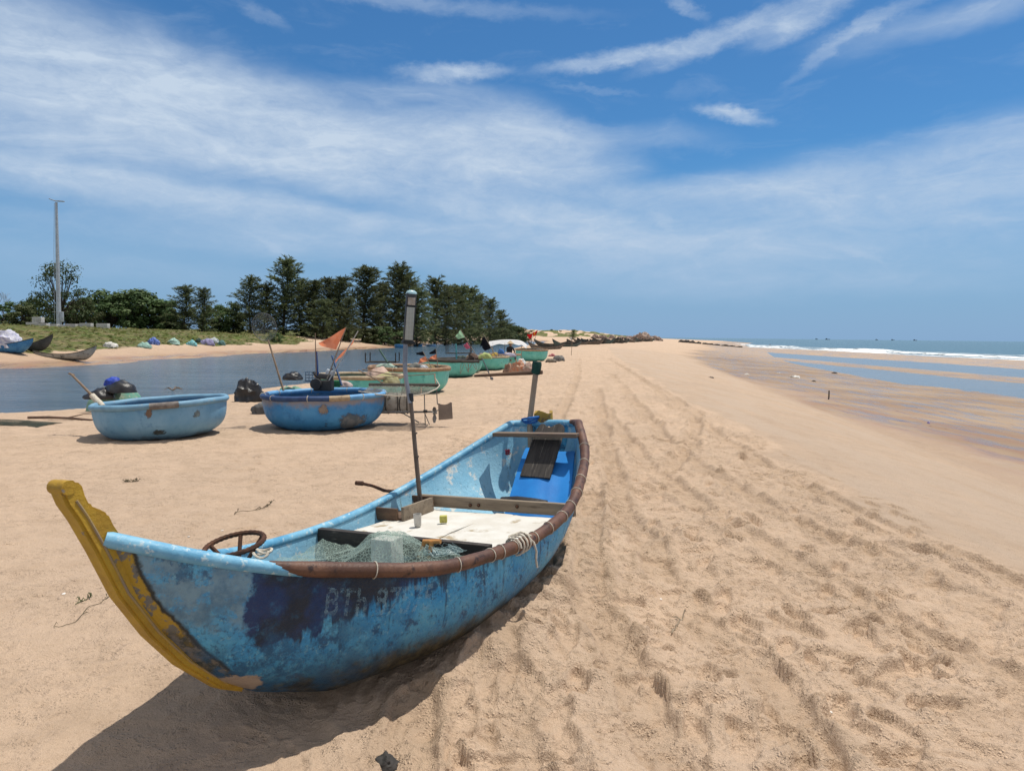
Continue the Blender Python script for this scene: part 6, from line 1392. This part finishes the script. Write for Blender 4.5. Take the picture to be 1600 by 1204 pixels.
o=b.build('floating_branch',M('floating_wood',(.22,.15,.10),(.13,.09,.06),9,.9,.4));q=at_z(270,610,-1.0);o.location=(q[0],q[1],-1.0);tag(o,'brown twig cluster floating in the lagoon above the pale blue boat','branch')
# dry vines and twigs on the near sand
VINE=M('dry_vine',(.10,.085,.045),(.06,.05,.03),9,.9,.3);VING=M('green_vine',(.11,.14,.05),(.08,.09,.04),9,.8,.3)
def vine(label,pts,r,mat,leaf=0,seed=1):
    W_=[gpx(*p) for p in pts];o0=W_[0];r_=random.Random(seed);b=MB()
    C=catm([tuple(w) for w in W_],7);L=[(c[0]-o0[0],c[1]-o0[1],gz(c[0],c[1])-o0[2]+r*.9+r_.uniform(0,.006)) for c in C];b.tube(L,r,5)
    for k in range(leaf):
        c=Vector(L[r_.randrange(len(L))]);a=r_.uniform(0,6.28);l=r_.uniform(.02,.055)
        b.tube([c,c+Vector((math.cos(a)*l*.6,math.sin(a)*l*.6,.012+r_.random()*.02)),c+Vector((math.cos(a)*l,math.sin(a)*l,.006))],[r*.8,r*1.4,r*.3],4)
    o=b.build('dry_vine',mat);o.location=tuple(o0);tag(o,label,'vine');return o
vine('long thin dry vine with green tips on the sand left of the yellow stem',[(84,984),(118,972),(136,955),(158,945),(178,932)],.0018,VINE,5,2)
vine('short green vine sprig left of the yellow stem',[(118,948),(133,942),(142,936)],.0022,VING,9,3)
vine('dark tuft of dry twigs on the sand above the bow',[(398,798),(410,796),(420,792),(425,786)],.0024,VINE,14,4)
vine('thin curled dry stalk running left from the dark tuft of twigs',[(366,806),(374,801),(390,800),(402,797)],.002,VINE,3,5)
vine('dark dry twig bunch on the sand further left of the stem head',[(195,754),(205,753),(216,751)],.0035,VINE,16,6)
vine('pale dry stick on the trampled sand right of the boat',[(1050,985),(1062,972),(1068,962)],.004,M('pale_twig',(.35,.28,.2),None,9,.9,.2),3,7)
# small bright shells and pebbles: separate pieces
SHL=M('white_shell',(.78,.76,.72),(.6,.56,.5),20,.6,.2)
for i,(px,py,lb) in enumerate(((100,931,'tiny white shell on the smooth sand left of the yellow stem'),(347,832,'tiny pale shell on the sand above the rusty ring'),(1032,939,'small pale shell on the trampled sand near the boat'),(295,842,'tiny white chip on the sand behind the bow rail'),(232,955,'tiny pale chip on the sand beside the vine'),(1298,1110,'small white shell at the lower right of the trampled sand'))):
    g=gpx(px,py);b=MB();b.sphere((0,0,0),1,10,6);b.v=[(x*.012*(1+.3*math.sin(3*y)),y*.009,z*.005) for x,y,z in b.v];o=b.build('shell',SHL);o.location=(g[0],g[1],gz(g[0],g[1])+.003);o.rotation_euler=(rng.uniform(-.3,.3),rng.uniform(-.3,.3),rng.uniform(0,6));tag(o,lb,'shell')
# litter on the wet sand
WH=M('foam_litter',(.72,.70,.66),(.55,.52,.48),6,.8,.5)
for i,(px,py,w,h,m,lb) in enumerate(((1241,590,17,4,WH,'white foam litter lying on the wet sand by the tidal pools'),(1166,585,8,2.2,WH,'small pale litter on the wet sand left of the foam litter'),(1303,583.5,9,2.5,RKD,'dark weed clump on the wet sand edge'),(1271,596,7,2.2,RKD,'small dark weed clump right of the foam litter'),(1110,590,9,2.4,RKD,'dark weed clump on the beach slope near the tracks'),(1454,662,5,4,hm('lilac_plastic',(.35,.3,.6)),'small lilac plastic scrap on the red wet sand'),(1216,582.5,5,1.6,WH,'tiny white scrap on the wet sand above the foam litter'))):
    heap(lb,px,py,w,h,m,90+i,'beach_litter','litter',fold=.6)
bpy.context.view_layer.update()
